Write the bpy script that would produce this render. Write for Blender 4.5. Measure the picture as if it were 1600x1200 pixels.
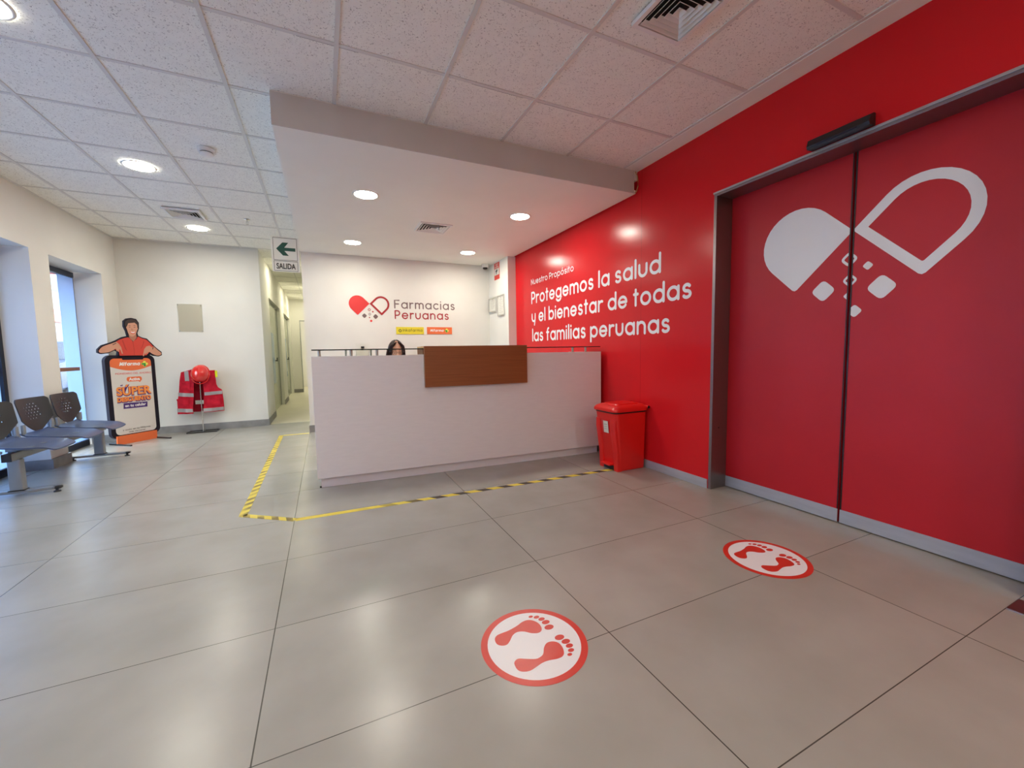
import bpy, bmesh, math, random
from mathutils import Vector, Matrix
PI = math.pi
random.seed(7)
sc = bpy.context.scene
for o in list(bpy.data.objects):
    bpy.data.objects.remove(o, do_unlink=True)
COL = sc.collection

# ------------------------------------------------------------------ camera
def cam_matrix(yaw, pitch, roll, loc):
    cy, sy, cp, sp, cr, sr = math.cos(yaw), math.sin(yaw), math.cos(pitch), math.sin(pitch), math.cos(roll), math.sin(roll)
    fwd = Vector((sy * cp, cy * cp, sp)); right = Vector((cy, -sy, 0)); up = right.cross(fwd)
    r2 = right * cr + up * sr; u2 = right * -sr + up * cr
    return Matrix(((r2.x, u2.x, -fwd.x, loc[0]), (r2.y, u2.y, -fwd.y, loc[1]), (r2.z, u2.z, -fwd.z, loc[2]), (0, 0, 0, 1)))
cd = bpy.data.cameras.new('camera'); cam = bpy.data.objects.new('camera', cd); COL.objects.link(cam)
cd.sensor_width = 36; cd.lens = 633.03 * 36 / 1600; cd.clip_start = 0.05; cd.clip_end = 200
cam.matrix_world = cam_matrix(0.4326, -0.0792, -0.0166, (0, 0, 1.1))
sc.camera = cam
# ------------------------------------------------------------------ view, world
sc.view_settings.view_transform = 'Standard'; sc.view_settings.look = 'None'
sc.view_settings.exposure = 1.22; sc.view_settings.gamma = 1; sc.view_settings.use_curve_mapping = False
w = bpy.data.worlds.new('sky'); sc.world = w; w.use_nodes = True
bg = w.node_tree.nodes['Background']; bg.inputs[0].default_value = (0.84, 0.925, 1.0, 1); bg.inputs[1].default_value = 4.8
LAMP = 68.0        # radiance of the LED downlights
try:
    sc.cycles.use_light_tree = True
    sc.cycles.use_denoising = True
    sc.cycles.max_bounces = 10; sc.cycles.diffuse_bounces = 6
    sc.cycles.sample_clamp_indirect = 6
    sc.cycles.caustics_reflective = False; sc.cycles.caustics_refractive = False
except Exception:
    pass

# ------------------------------------------------------------------ materials
def mat(name, col, rough=0.5, metal=0.0, spec=0.5, emit=0.0, coat=0.0, coat_rough=0.1, ecol=None):
    m = bpy.data.materials.new(name); m.use_nodes = True
    b = m.node_tree.nodes['Principled BSDF']
    b.inputs['Base Color'].default_value = (*col, 1); b.inputs['Roughness'].default_value = rough
    b.inputs['Metallic'].default_value = metal; b.inputs['Specular IOR Level'].default_value = spec
    if coat: b.inputs['Coat Weight'].default_value = coat; b.inputs['Coat Roughness'].default_value = coat_rough
    if emit:
        b.inputs['Emission Color'].default_value = (*(ecol or col), 1); b.inputs['Emission Strength'].default_value = emit
    return m
def N(m, t, **k):
    n = m.node_tree.nodes.new(t)
    for a, v in k.items(): setattr(n, a, v)
    return n
def L(m, a, b): m.node_tree.links.new(a, b)
def bsdf(m): return m.node_tree.nodes['Principled BSDF']
def noisy(m, c1, c2, scale=6, detail=5, bump=0.0, bscale=60, stretch=(1, 1, 1), lo=.35, hi=.65):
    """base colour wandering between two tones, in object space, plus a fine bump"""
    tc = N(m, 'ShaderNodeTexCoord'); mp = N(m, 'ShaderNodeMapping'); mp.inputs['Scale'].default_value = stretch
    L(m, tc.outputs['Object'], mp.inputs[0])
    n = N(m, 'ShaderNodeTexNoise'); n.inputs['Scale'].default_value = scale; n.inputs['Detail'].default_value = detail
    L(m, mp.outputs[0], n.inputs['Vector'])
    r = N(m, 'ShaderNodeValToRGB'); r.color_ramp.elements[0].color = (*c1, 1); r.color_ramp.elements[1].color = (*c2, 1)
    r.color_ramp.elements[0].position = lo; r.color_ramp.elements[1].position = hi
    L(m, n.outputs['Fac'], r.inputs[0]); L(m, r.outputs[0], bsdf(m).inputs['Base Color'])
    if bump:
        n2 = N(m, 'ShaderNodeTexNoise'); n2.inputs['Scale'].default_value = bscale; n2.inputs['Detail'].default_value = 3
        L(m, mp.outputs[0], n2.inputs['Vector'])
        bp = N(m, 'ShaderNodeBump'); bp.inputs['Strength'].default_value = bump; bp.inputs['Distance'].default_value = .004
        L(m, n2.outputs['Fac'], bp.inputs['Height']); L(m, bp.outputs[0], bsdf(m).inputs['Normal'])
    return m
def math_(m, op, a, b=None):
    n = N(m, 'ShaderNodeMath', operation=op)
    for i, v in enumerate((a, b)):
        if v is None: continue
        if isinstance(v, (int, float)): n.inputs[i].default_value = v
        else: L(m, v, n.inputs[i])
    return n.outputs[0]

M = {}
M['wall'] = noisy(mat('painted_wall', (.80, .78, .73), .75, spec=.25), (.735, .725, .675), (.765, .755, .705), 2, 3, .08, 220)
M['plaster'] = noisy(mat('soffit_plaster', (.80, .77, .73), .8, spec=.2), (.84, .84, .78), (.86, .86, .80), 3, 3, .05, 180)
M['fascia'] = noisy(mat('shaded_fascia_plaster', (.6, .58, .54), .8, spec=.2), (.58, .57, .525), (.61, .60, .555), 3, 3, .05, 180)  # soffit plaster darkened so its colour carries the fascia's shade
M['white'] = mat('white_plastic', (.82, .82, .80), .4)
M['white_gloss'] = mat('white_vinyl', (.80, .81, .84), .35)
M['black'] = mat('black_plastic', (.012, .012, .014), .4)
M['blackmetal'] = mat('black_powder_coat', (.012, .012, .015), .35)
M['darkframe'] = mat('dark_anodised_frame', (.012, .016, .032), .35, .3)
M['steel'] = mat('brushed_steel', (.52, .50, .49), .34, 1.0)
M['framemetal'] = mat('dark_brushed_frame', (.27, .225, .225), .36, .9)
M['postmetal'] = mat('satin_post_metal', (.50, .48, .43), .5, .6)
M['lip'] = mat('dull_frame_metal', (.30, .24, .24), .4, 1.0)
M['chrome'] = mat('chrome', (.75, .75, .73), .18, 1.0)
M['greymetal'] = noisy(mat('grey_powder_coat', (.30, .32, .33), .38, .35), (.285, .305, .315), (.315, .335, .345), 8, 3)
M['alu'] = noisy(mat('aluminium_skirting', (.46, .48, .53), .38, .35), (.44, .46, .51), (.49, .51, .56), 5, 3, stretch=(1, 1, 8))
M['skirt'] = noisy(mat('grey_tile_skirting', (.24, .235, .235), .5), (.21, .205, .205), (.28, .275, .27), 7, 5)
M['grid'] = mat('ceiling_grid_metal', (.68, .67, .64), .45, .0)
M['counter'] = noisy(mat('counter_laminate', (.80, .77, .76), .42, spec=.4), (.785, .755, .745), (.81, .78, .77), 9, 4, stretch=(1, 1, 6))
M['kick'] = mat('counter_plinth', (.78, .76, .77), .4)
M['redpaint'] = mat('red', (.56, .010, .018), .33, spec=.5)
M['reddoor'] = noisy(mat('red_door_film', (.50, .010, .018), .42, spec=.40), (.50, .010, .018), (.53, .012, .021), 3, 4, .04, 400)
M['redvinyl'] = mat('red_vinyl', (.62, .035, .022), .32)
M['binred'] = mat('red_bin_plastic', (.74, .014, .012), .34)
M['vestred'] = noisy(mat('vest_cloth', (.50, .010, .03), .8, spec=.2), (.42, .008, .025), (.60, .014, .038), 14, 4, .5, 90)
M['vestdark'] = noisy(mat('vest_lining', (.28, .006, .02), .85, spec=.15), (.24, .005, .018), (.32, .008, .024), 14, 4, .4, 90)
M['reflective'] = mat('reflective_tape', (.36, .34, .35), .5, .2)
M['helmet'] = mat('helmet_shell', (.70, .020, .018), .12, coat=.6, coat_rough=.05)
M['hivis'] = mat('hi_vis_yellow', (.70, .80, .02), .6)
M['seat'] = mat('blue_grey_seat_plastic', (.075, .105, .20), .32, spec=.6)
M['seatback'] = mat('charcoal_seat_plastic', (.022, .022, .027), .38)
M['green'] = mat('exit_green', (.004, .060, .042), .5)
M['signwhite'] = mat('sign_white', (.62, .62, .57), .5)
M['ink'] = mat('black_ink', (.015, .015, .015), .5)
M['greyink'] = mat('grey_ink', (.40, .39, .36), .6)
M['paper'] = mat('paper', (.72, .71, .64), .6)
M['logogrey'] = mat('logo_taupe', (.17, .115, .115), .5)
M['logored'] = mat('logo_red', (.68, .035, .035), .42)
M['logodark'] = mat('logo_deep_red', (.36, .018, .025), .45)
M['yellow'] = mat('sign_yellow', (.78, .66, .035), .45)
M['olive'] = mat('sign_olive', (.12, .13, .015), .5)
M['orange'] = mat('print_orange', (.78, .16, .045), .5)
M['orange2'] = mat('print_light_orange', (.88, .33, .06), .5)
M['plusgreen'] = mat('print_green', (.03, .30, .05), .5)
M['plusyellow'] = mat('print_yellow', (.75, .78, .12), .5)
M['purple'] = mat('print_purple', (.055, .015, .16), .5)
M['phone'] = mat('print_phone_edge', (.010, .008, .018), .6, spec=.25)
M['screen'] = mat('print_cream', (.66, .64, .60), .5)
M['skin'] = mat('print_skin', (.60, .30, .20), .55)
M['skin2'] = mat('print_skin_shade', (.40, .17, .11), .55)
M['shirt'] = mat('print_shirt_red', (.60, .050, .030), .55)
M['shirt2'] = mat('print_shirt_fold', (.44, .030, .020), .55)
M['hairprint'] = mat('print_hair', (.035, .020, .018), .55)
M['skinreal'] = mat('person_skin', (.60, .33, .23), .5)
M['hair'] = noisy(mat('dark_hair', (.03, .012, .01), .5, spec=.25), (.008, .0035, .003), (.030, .012, .009), 30, 3, .4, 120, stretch=(6, 6, .4))
M['lens'] = mat('spectacle_rim', (.05, .02, .02), .3)
M['shirtblue'] = mat('blouse', (.62, .60, .58), .8)
M['trouser'] = mat('dark_trousers', (.02, .02, .03), .8)
M['dark'] = mat('dark_void', (.01, .01, .01), .8)
M['asphalt'] = noisy(mat('asphalt', (.2, .2, .21), .85), (.09, .09, .10), (.13, .13, .14), 3, 6)
M['facade'] = mat('facade_white', (.26, .26, .26), .8)
M['carpaint'] = mat('blue_car_paint', (.03, .06, .15), .5, .0)
M['carglass'] = mat('car_glass', (.03, .05, .09), .06)
M['tyre'] = mat('tyre', (.015, .015, .015), .8)
M['mat'] = mat('dark_red_mat', (.09, .018, .02), .55)
M['brownband'] = mat('brown_band', (.30, .12, .05), .5)

# wood veneer
m = M['wood'] = mat('cherry_veneer', (.2, .05, .02), .35)
tc = N(m, 'ShaderNodeTexCoord'); mp = N(m, 'ShaderNodeMapping'); mp.inputs['Scale'].default_value = (1.0, 3, 60)
L(m, tc.outputs['Object'], mp.inputs[0]); n = N(m, 'ShaderNodeTexNoise'); n.inputs['Scale'].default_value = 3; n.inputs['Detail'].default_value = 6
n.inputs['Distortion'].default_value = .4; L(m, mp.outputs[0], n.inputs['Vector'])
r = N(m, 'ShaderNodeValToRGB'); r.color_ramp.elements[0].color = (.235, .068, .017, 1); r.color_ramp.elements[1].color = (.315, .100, .028, 1)
r.color_ramp.elements[0].position = .3; r.color_ramp.elements[1].position = .72
L(m, n.outputs['Fac'], r.inputs[0]); L(m, r.outputs[0], bsdf(m).inputs['Base Color'])
M['woodlight'] = noisy(mat('light_veneer_edge', (.55, .33, .13), .5), (.50, .29, .11), (.62, .38, .16), 8, 4, stretch=(1, 1, 12))

# mineral fibre ceiling tile: worm-track fissures
m = M['tile'] = mat('mineral_fibre_tile', (.74, .72, .69), .9, spec=.1)
tc = N(m, 'ShaderNodeTexCoord')
mp = N(m, 'ShaderNodeMapping'); mp.inputs['Scale'].default_value = (1, 1.0, 1); L(m, tc.outputs['Object'], mp.inputs[0])
warp = N(m, 'ShaderNodeTexNoise'); warp.inputs['Scale'].default_value = 70; L(m, mp.outputs[0], warp.inputs['Vector'])
mix = N(m, 'ShaderNodeMixRGB'); mix.blend_type = 'LINEAR_LIGHT'; mix.inputs[0].default_value = .016
L(m, mp.outputs[0], mix.inputs[1]); L(m, warp.outputs['Color'], mix.inputs[2])
vo = N(m, 'ShaderNodeTexVoronoi'); vo.inputs['Scale'].default_value = 125; vo.inputs['Randomness'].default_value = 1
L(m, mix.outputs[0], vo.inputs['Vector'])
sep = N(m, 'ShaderNodeSeparateColor'); L(m, vo.outputs['Color'], sep.inputs[0])
size = math_(m, 'MULTIPLY', math_(m, 'POWER', sep.outputs[0], 2.0), .46)
pit = math_(m, 'GREATER_THAN', size, vo.outputs['Distance'])
n2 = N(m, 'ShaderNodeTexNoise'); n2.inputs['Scale'].default_value = 12; n2.inputs['Detail'].default_value = 8; n2.inputs['Roughness'].default_value = .75
L(m, mp.outputs[0], n2.inputs['Vector'])
r = N(m, 'ShaderNodeValToRGB'); r.color_ramp.elements[0].color = (.86, .855, .80, 1); r.color_ramp.elements[1].color = (.92, .915, .85, 1)
r.color_ramp.elements[0].position = .35; r.color_ramp.elements[1].position = .65
L(m, n2.outputs['Fac'], r.inputs[0])
mx = N(m, 'ShaderNodeMixRGB'); mx.inputs[2].default_value = (.42, .40, .37, 1); L(m, math_(m, 'MULTIPLY', pit, .9), mx.inputs[0]); L(m, r.outputs[0], mx.inputs[1])
L(m, mx.outputs[0], bsdf(m).inputs['Base Color'])

# porcelain floor tiles 1.19 x 0.61 with thin dark joints
def floor_mat(name, ca, cb, joint, rough):
    m = mat(name, ca, rough, spec=.5)
    tc = N(m, 'ShaderNodeTexCoord'); sx = N(m, 'ShaderNodeSeparateXYZ'); L(m, tc.outputs['Object'], sx.inputs[0])
    def line(out, origin, step, width):
        t = math_(m, 'DIVIDE', math_(m, 'SUBTRACT', out, origin), step)
        f = math_(m, 'FRACT', math_(m, 'ADD', t, 100.5))
        d = math_(m, 'ABSOLUTE', math_(m, 'SUBTRACT', f, .5))
        return math_(m, 'LESS_THAN', d, width / step / 2), math_(m, 'FLOOR', math_(m, 'ADD', t, 100))
    lx, ix = line(sx.outputs[0], -.232, 1.192, .0042); ly, iy = line(sx.outputs[1], 1.212, .609, .0032)
    j = math_(m, 'MAXIMUM', lx, ly)
    n = N(m, 'ShaderNodeTexNoise'); n.inputs['Scale'].default_value = 3.2; n.inputs['Detail'].default_value = 4; n.inputs['Roughness'].default_value = .5
    cmb = N(m, 'ShaderNodeCombineXYZ'); L(m, sx.outputs[0], cmb.inputs[0]); L(m, sx.outputs[1], cmb.inputs[1])
    L(m, math_(m, 'ADD', math_(m, 'MULTIPLY', ix, 3.7), math_(m, 'MULTIPLY', iy, 1.9)), cmb.inputs[2]); L(m, cmb.outputs[0], n.inputs['Vector'])
    r = N(m, 'ShaderNodeValToRGB'); r.color_ramp.elements[0].color = (*ca, 1); r.color_ramp.elements[1].color = (*cb, 1)
    r.color_ramp.elements[0].position = .15; r.color_ramp.elements[1].position = .85; r.color_ramp.interpolation = 'EASE'
    L(m, n.outputs['Fac'], r.inputs[0])
    mx = N(m, 'ShaderNodeMixRGB'); mx.inputs[2].default_value = (*joint, 1); L(m, math_(m, 'MULTIPLY', j, .9), mx.inputs[0]); L(m, r.outputs[0], mx.inputs[1])
    L(m, mx.outputs[0], bsdf(m).inputs['Base Color'])
    return m
M['floor'] = floor_mat('porcelain_floor', (.310, .305, .275), (.375, .370, .338), (.035, .032, .028), .27)
M['floor2'] = floor_mat('cream_floor', (.60, .56, .44), (.66, .62, .50), (.30, .27, .2), .3)

# red feature wall with two faint vertical film seams
m = M['redwall'] = mat('red_wall_film', (.56, .010, .016), .22, spec=.24)
tc = N(m, 'ShaderNodeTexCoord'); sx = N(m, 'ShaderNodeSeparateXYZ'); L(m, tc.outputs['Object'], sx.inputs[0])
s = None
for yv in (4.345, 2.957):
    d = math_(m, 'LESS_THAN', math_(m, 'ABSOLUTE', math_(m, 'SUBTRACT', sx.outputs[1], yv)), .0022)
    s = d if s is None else math_(m, 'MAXIMUM', s, d)
n = N(m, 'ShaderNodeTexNoise'); n.inputs['Scale'].default_value = 1.4; n.inputs['Detail'].default_value = 6; L(m, tc.outputs['Object'], n.inputs['Vector'])
r = N(m, 'ShaderNodeValToRGB'); r.color_ramp.elements[0].color = (.62, .012, .018, 1); r.color_ramp.elements[1].color = (.67, .014, .020, 1)
L(m, n.outputs['Fac'], r.inputs[0])
mx = N(m, 'ShaderNodeMixRGB'); mx.inputs[2].default_value = (.36, .005, .008, 1); L(m, math_(m, 'MULTIPLY', s, .7), mx.inputs[0]); L(m, r.outputs[0], mx.inputs[1])
L(m, mx.outputs[0], bsdf(m).inputs['Base Color'])

def tape_mat(name, dark, period, worn):
    m = mat(name, (.72, .58, .06), .5)
    tc = N(m, 'ShaderNodeTexCoord'); sx = N(m, 'ShaderNodeSeparateXYZ'); L(m, tc.outputs['Object'], sx.inputs[0])
    t = math_(m, 'FRACT', math_(m, 'ADD', math_(m, 'DIVIDE', math_(m, 'ADD', sx.outputs[0], math_(m, 'MULTIPLY', sx.outputs[1], 1.0)), period), 50))
    st = math_(m, 'LESS_THAN', t, .48)
    n = N(m, 'ShaderNodeTexNoise'); n.inputs['Scale'].default_value = 5; n.inputs['Detail'].default_value = 6; L(m, tc.outputs['Object'], n.inputs['Vector'])
    if worn == 'start':      # stripes rubbed away over the first stretch of the strip
        k = N(m, 'ShaderNodeMapRange'); k.inputs['From Min'].default_value = .35; k.inputs['From Max'].default_value = .85
        L(m, sx.outputs[0], k.inputs['Value']); fac = math_(m, 'MULTIPLY', st, k.outputs[0])
    else:
        k = N(m, 'ShaderNodeMapRange'); k.inputs['From Min'].default_value = .40; k.inputs['From Max'].default_value = .55; k.inputs['To Min'].default_value = .25
        L(m, n.outputs['Fac'], k.inputs['Value']); fac = math_(m, 'MULTIPLY', st, k.outputs[0])
    mx = N(m, 'ShaderNodeMixRGB'); mx.inputs[1].default_value = (.74, .60, .07, 1); mx.inputs[2].default_value = (*dark, 1)
    L(m, fac, mx.inputs[0]); L(m, mx.outputs[0], bsdf(m).inputs['Base Color'])
    return m
M['tape'] = tape_mat('hazard_tape', (.035, .028, .024), .185, 'start')
M['tape2'] = tape_mat('worn_hazard_tape', (.20, .15, .03), .115, 'all')

def glass_mat(name, tint, fres=1.45, film=0.0, filmcol=(.6, .75, 1)):
    """clear pane that lets light through; film > 0 adds a translucent frosted film"""
    m = bpy.data.materials.new(name); m.use_nodes = True; nt = m.node_tree; nt.nodes.remove(nt.nodes['Principled BSDF'])
    out = nt.nodes['Material Output']
    tr = N(m, 'ShaderNodeBsdfTransparent'); tr.inputs[0].default_value = (*tint, 1)
    gl = N(m, 'ShaderNodeBsdfGlossy'); gl.inputs['Roughness'].default_value = .03 if not film else .25
    fr = N(m, 'ShaderNodeFresnel'); ge = N(m, 'ShaderNodeNewGeometry')
    L(m, math_(m, 'ADD', fres, math_(m, 'MULTIPLY', ge.outputs['Backfacing'], 1 / fres - fres)), fr.inputs[0])   # same index from either side: the sheet does not bend rays
    base = tr.outputs[0]
    if film:
        tl = N(m, 'ShaderNodeBsdfTranslucent'); tl.inputs[0].default_value = (*filmcol, 1)
        df = N(m, 'ShaderNodeBsdfDiffuse'); df.inputs[0].default_value = (*filmcol, 1)
        a = N(m, 'ShaderNodeMixShader'); a.inputs[0].default_value = .35; L(m, tl.outputs[0], a.inputs[1]); L(m, df.outputs[0], a.inputs[2])
        b = N(m, 'ShaderNodeMixShader'); b.inputs[0].default_value = film; L(m, tr.outputs[0], b.inputs[1]); L(m, a.outputs[0], b.inputs[2]); base = b.outputs[0]
    mx = N(m, 'ShaderNodeMixShader'); L(m, fr.outputs[0], mx.inputs[0]); L(m, base, mx.inputs[1]); L(m, gl.outputs[0], mx.inputs[2])
    L(m, mx.outputs[0], out.inputs['Surface'])
    return m
M['glass'] = glass_mat('clear_glass', (.975, .99, .985))
M['frost'] = glass_mat('frosted_film', (.9, .95, 1), film=.93, filmcol=(.52, .70, .98))
M['doorglass'] = glass_mat('greenish_glass', (.86, .90, .82), film=.10, filmcol=(.65, .70, .55))
M['acrylic'] = glass_mat('clear_acrylic', (.990, .993, .987), 1.2)
M['shelfglass'] = glass_mat('shelf_glass', (.45, .60, .55))
M['shelfedge'] = mat('shelf_glass_edge', (.010, .022, .020), .15)
m = M['led'] = mat('led_diffuser', (1, 1, 1), .5, emit=LAMP, ecol=(1.0, .95, .82))
m = M['led_warm'] = mat('led_warm_diffuser', (1, 1, 1), .5, emit=190, ecol=(1.0, .93, .68))

# ------------------------------------------------------------------ mesh helpers
def obj(name, bm, m, parent=None, smooth=None, loc=None, rot=None):
    me = bpy.data.meshes.new(name); bmesh.ops.recalc_face_normals(bm, faces=bm.faces[:]) if m is not None else None
    bm.to_mesh(me); bm.free()
    mats = m if isinstance(m, (list, tuple)) else [m]
    for k in mats: me.materials.append(k)
    o = bpy.data.objects.new(name, me); COL.objects.link(o)
    if parent: o.parent = parent
    if loc is not None: o.location = loc
    if rot is not None: o.rotation_euler = rot
    if smooth is not None:
        for p in me.polygons: p.use_smooth = True
        try:
            me.set_sharp_from_angle(angle=math.radians(smooth))
        except Exception: pass
    return o
def tag(o, label, cat, group=None):
    o['label'] = label; o['category'] = cat
    if group: o['group'] = group
    return o
def thing(name, label, cat, loc=(0, 0, 0), rotz=0, group=None):
    o = bpy.data.objects.new(name, None); COL.objects.link(o); o.location = loc; o.rotation_euler = (0, 0, rotz)
    o.empty_display_size = .1
    return tag(o, label, cat, group)
def struct(name, bm, m, parent=None, **k):
    o = obj(name, bm, m, parent, **k)
    if parent is None: o['kind'] = 'structure'
    return o
def dup(root, loc, rotz=None, label=None):
    r = root.copy(); COL.objects.link(r); r.location = loc
    if rotz is not None: r.rotation_euler = (0, 0, rotz)
    if label: r['label'] = label
    for ch in list(root.children):
        c = ch.copy(); COL.objects.link(c); c.parent = r
        for g in ch.children:
            d = g.copy(); COL.objects.link(d); d.parent = c
    return r
def B(): return bmesh.new()
def box(bm, a, b, bev=0, seg=2, mi=0):
    c = [(a[i] + b[i]) / 2 for i in range(3)]; s = [abs(b[i] - a[i]) for i in range(3)]
    r = bmesh.ops.create_cube(bm, size=1, matrix=Matrix.Translation(c) @ Matrix.Diagonal((*s, 1)))
    vs = r['verts']; fs = set(f for v in vs for f in v.link_faces)
    for f in fs: f.material_index = mi
    if bev:
        es = list(set(e for v in vs for e in v.link_edges))
        bmesh.ops.bevel(bm, geom=es, offset=min(bev, min(s) * .45), segments=seg, affect='EDGES', profile=.6)
    return bm
def bx(a, b, bev=0, seg=2): return box(B(), a, b, bev, seg)
def xf(bm, mtx, start=0):
    bmesh.ops.transform(bm, matrix=mtx, verts=bm.verts[start:] if start else bm.verts[:]); return bm
def cyl(bm, p0, p1, r0, r1=None, seg=24, mi=0):
    r1 = r0 if r1 is None else r1
    p0, p1 = Vector(p0), Vector(p1); d = p1 - p0
    q = d.to_track_quat('Z', 'Y').to_matrix().to_4x4()
    r = bmesh.ops.create_cone(bm, cap_ends=True, segments=seg, radius1=r0, radius2=r1, depth=d.length, matrix=Matrix.Translation((p0 + p1) / 2) @ q)
    for f in set(f for v in r['verts'] for f in v.link_faces): f.material_index = mi
    return bm
def lathe(bm, prof, seg=32, c=(0, 0, 0)):
    """profile [(r, z)] turned round the vertical axis"""
    rings = []
    for r, z in prof:
        if r < 1e-6: rings.append([bm.verts.new((c[0], c[1], c[2] + z))])
        else: rings.append([bm.verts.new((c[0] + r * math.cos(2 * PI * k / seg), c[1] + r * math.sin(2 * PI * k / seg), c[2] + z)) for k in range(seg)])
    for a, b in zip(rings, rings[1:]):
        for k in range(seg):
            k2 = (k + 1) % seg
            if len(a) == 1 and len(b) == 1: continue
            if len(a) == 1: bm.faces.new((a[0], b[k], b[k2]))
            elif len(b) == 1: bm.faces.new((a[k], b[0], a[k2]))
            else: bm.faces.new((a[k], b[k], b[k2], a[k2]))
    return bm
def tube(bm, pts, r, seg=10, closed=False):
    pts = [Vector(p) for p in pts]; n = len(pts); rings = []
    for i, p in enumerate(pts):
        a = pts[(i - 1) % n] if closed or i else pts[0]; b = pts[(i + 1) % n] if closed or i < n - 1 else pts[-1]
        q = (b - a).to_track_quat('Z', 'Y')
        rr = r[i] if isinstance(r, (list, tuple)) else r
        rings.append([bm.verts.new(p + q @ Vector((rr * math.cos(2 * PI * k / seg), rr * math.sin(2 * PI * k / seg), 0))) for k in range(seg)])
    for i in range(n if closed else n - 1):
        a, b = rings[i], rings[(i + 1) % n]
        for k in range(seg): bm.faces.new((a[k], a[(k + 1) % seg], b[(k + 1) % seg], b[k]))
    if not closed: bm.faces.new(rings[0][::-1]); bm.faces.new(rings[-1])
    return bm
def plate(bm, pts, t, mi=0):
    """flat outline in the xz plane (u, z) pushed to thickness t along -y (towards the viewer of the plate)"""
    vs = [bm.verts.new((u, 0, z)) for u, z in pts]; vf = [bm.verts.new((u, -t, z)) for u, z in pts]
    try:
        f = bm.faces.new(vf); g = bm.faces.new(vs[::-1])
    except Exception: return bm
    f.material_index = mi; g.material_index = mi; n = len(pts)
    for i in range(n):
        q = bm.faces.new((vs[i], vs[(i + 1) % n], vf[(i + 1) % n], vf[i])); q.material_index = mi
    f.normal_update(); g.normal_update()
    bmesh.ops.triangulate(bm, faces=[f, g], ngon_method='EAR_CLIP')
    return bm
def smoothpoly(pts, n=6):
    out = []; k = len(pts)
    for i in range(k):
        p0, p1, p2, p3 = (Vector(pts[(i + j - 1) % k]) for j in range(4))
        for s in range(n):
            t = s / n
            out.append(tuple(.5 * ((2 * p1) + (p2 - p0) * t + (2 * p0 - 5 * p1 + 4 * p2 - p3) * t * t + (3 * p1 - p0 - 3 * p2 + p3) * t ** 3)))
    return out
def roundrect(x0, z0, x1, z1, r, n=6):
    out = []
    for cx, cz, a in ((x1 - r, z1 - r, 0), (x0 + r, z1 - r, 90), (x0 + r, z0 + r, 180), (x1 - r, z0 + r, 270)):
        for k in range(n + 1):
            t = math.radians(a + 90 * k / n); out.append((cx + r * math.cos(t), cz + r * math.sin(t)))
    return out
def ribbon(bm, pts, w, t, y=0, mi=0, cap=True, closed=False):
    """flat stroke of width w along pts (u, z), round ends, thickness t"""
    h = w / 2; P = [Vector(p) for p in pts]; n = len(P); Lf, Rt = [], []
    for i in range(n):
        if closed: a, b = P[(i - 1) % n], P[(i + 1) % n]
        else: a, b = P[max(0, i - 1)], P[min(n - 1, i + 1)]
        d = (b - a).normalized(); nn = Vector((-d.y, d.x))
        k = 1.0
        if closed or 0 < i < n - 1:
            d1 = (P[i] - a).normalized(); k = 1 / max(.5, abs(nn.dot(Vector((-d1.y, d1.x)))))
        Lf.append(P[i] + nn * h * k); Rt.append(P[i] - nn * h * k)
    def add(poly):
        vf = [bm.verts.new((p[0], y - t, p[1])) for p in poly]; f = bm.faces.new(vf); f.material_index = mi
    def quad(a, b, c, d): add([a, b, c, d])
    rng = range(n) if closed else range(n - 1)
    for i in rng:
        j = (i + 1) % n; quad(Lf[i], Rt[i], Rt[j], Lf[j])
    if cap and not closed:
        for p, q in ((P[0], P[1]), (P[-1], P[-2])):
            d = (p - q).normalized(); a0 = math.atan2(d.y, d.x)
            add([p + Vector((math.cos(a0 - PI / 2 + PI * k / 10), math.sin(a0 - PI / 2 + PI * k / 10))) * h for k in range(11)])
    return bm
def text_mesh(body, size, offset=0.0, shear=0.0, extrude=.001, align='LEFT', width=None):
    cu = bpy.data.curves.new('t', 'FONT'); cu.body = body; cu.size = size; cu.offset = offset; cu.shear = shear; cu.extrude = extrude
    cu.align_x = align; cu.resolution_u = 4
    o = bpy.data.objects.new('t', cu); COL.objects.link(o); bpy.context.view_layer.update()
    me = bpy.data.meshes.new_from_object(o.evaluated_get(bpy.context.evaluated_depsgraph_get()))
    bpy.data.objects.remove(o, do_unlink=True)
    bm = bmesh.new(); bm.from_mesh(me); bpy.data.meshes.remove(me)
    if width:
        xs = [v.co.x for v in bm.verts]; k = width / (max(xs) - min(xs)); x0 = min(xs) if align == 'LEFT' else 0
        for v in bm.verts: v.co.x = (v.co.x - x0) * k
    xf(bm, Matrix.Rotation(PI / 2, 4, 'X'))          # stands in the xz plane, facing -y
    return bm
def addtext(bm, body, size, pos, mi=0, **k):
    t = text_mesh(body, size, **k); xf(t, Matrix.Translation((pos[0], pos[1], pos[2])))
    for f in t.faces: f.material_index = mi
    me = bpy.data.meshes.new('tmp'); t.to_mesh(me); t.free(); bm.from_mesh(me); bpy.data.meshes.remove(me)
    return bm

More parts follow.
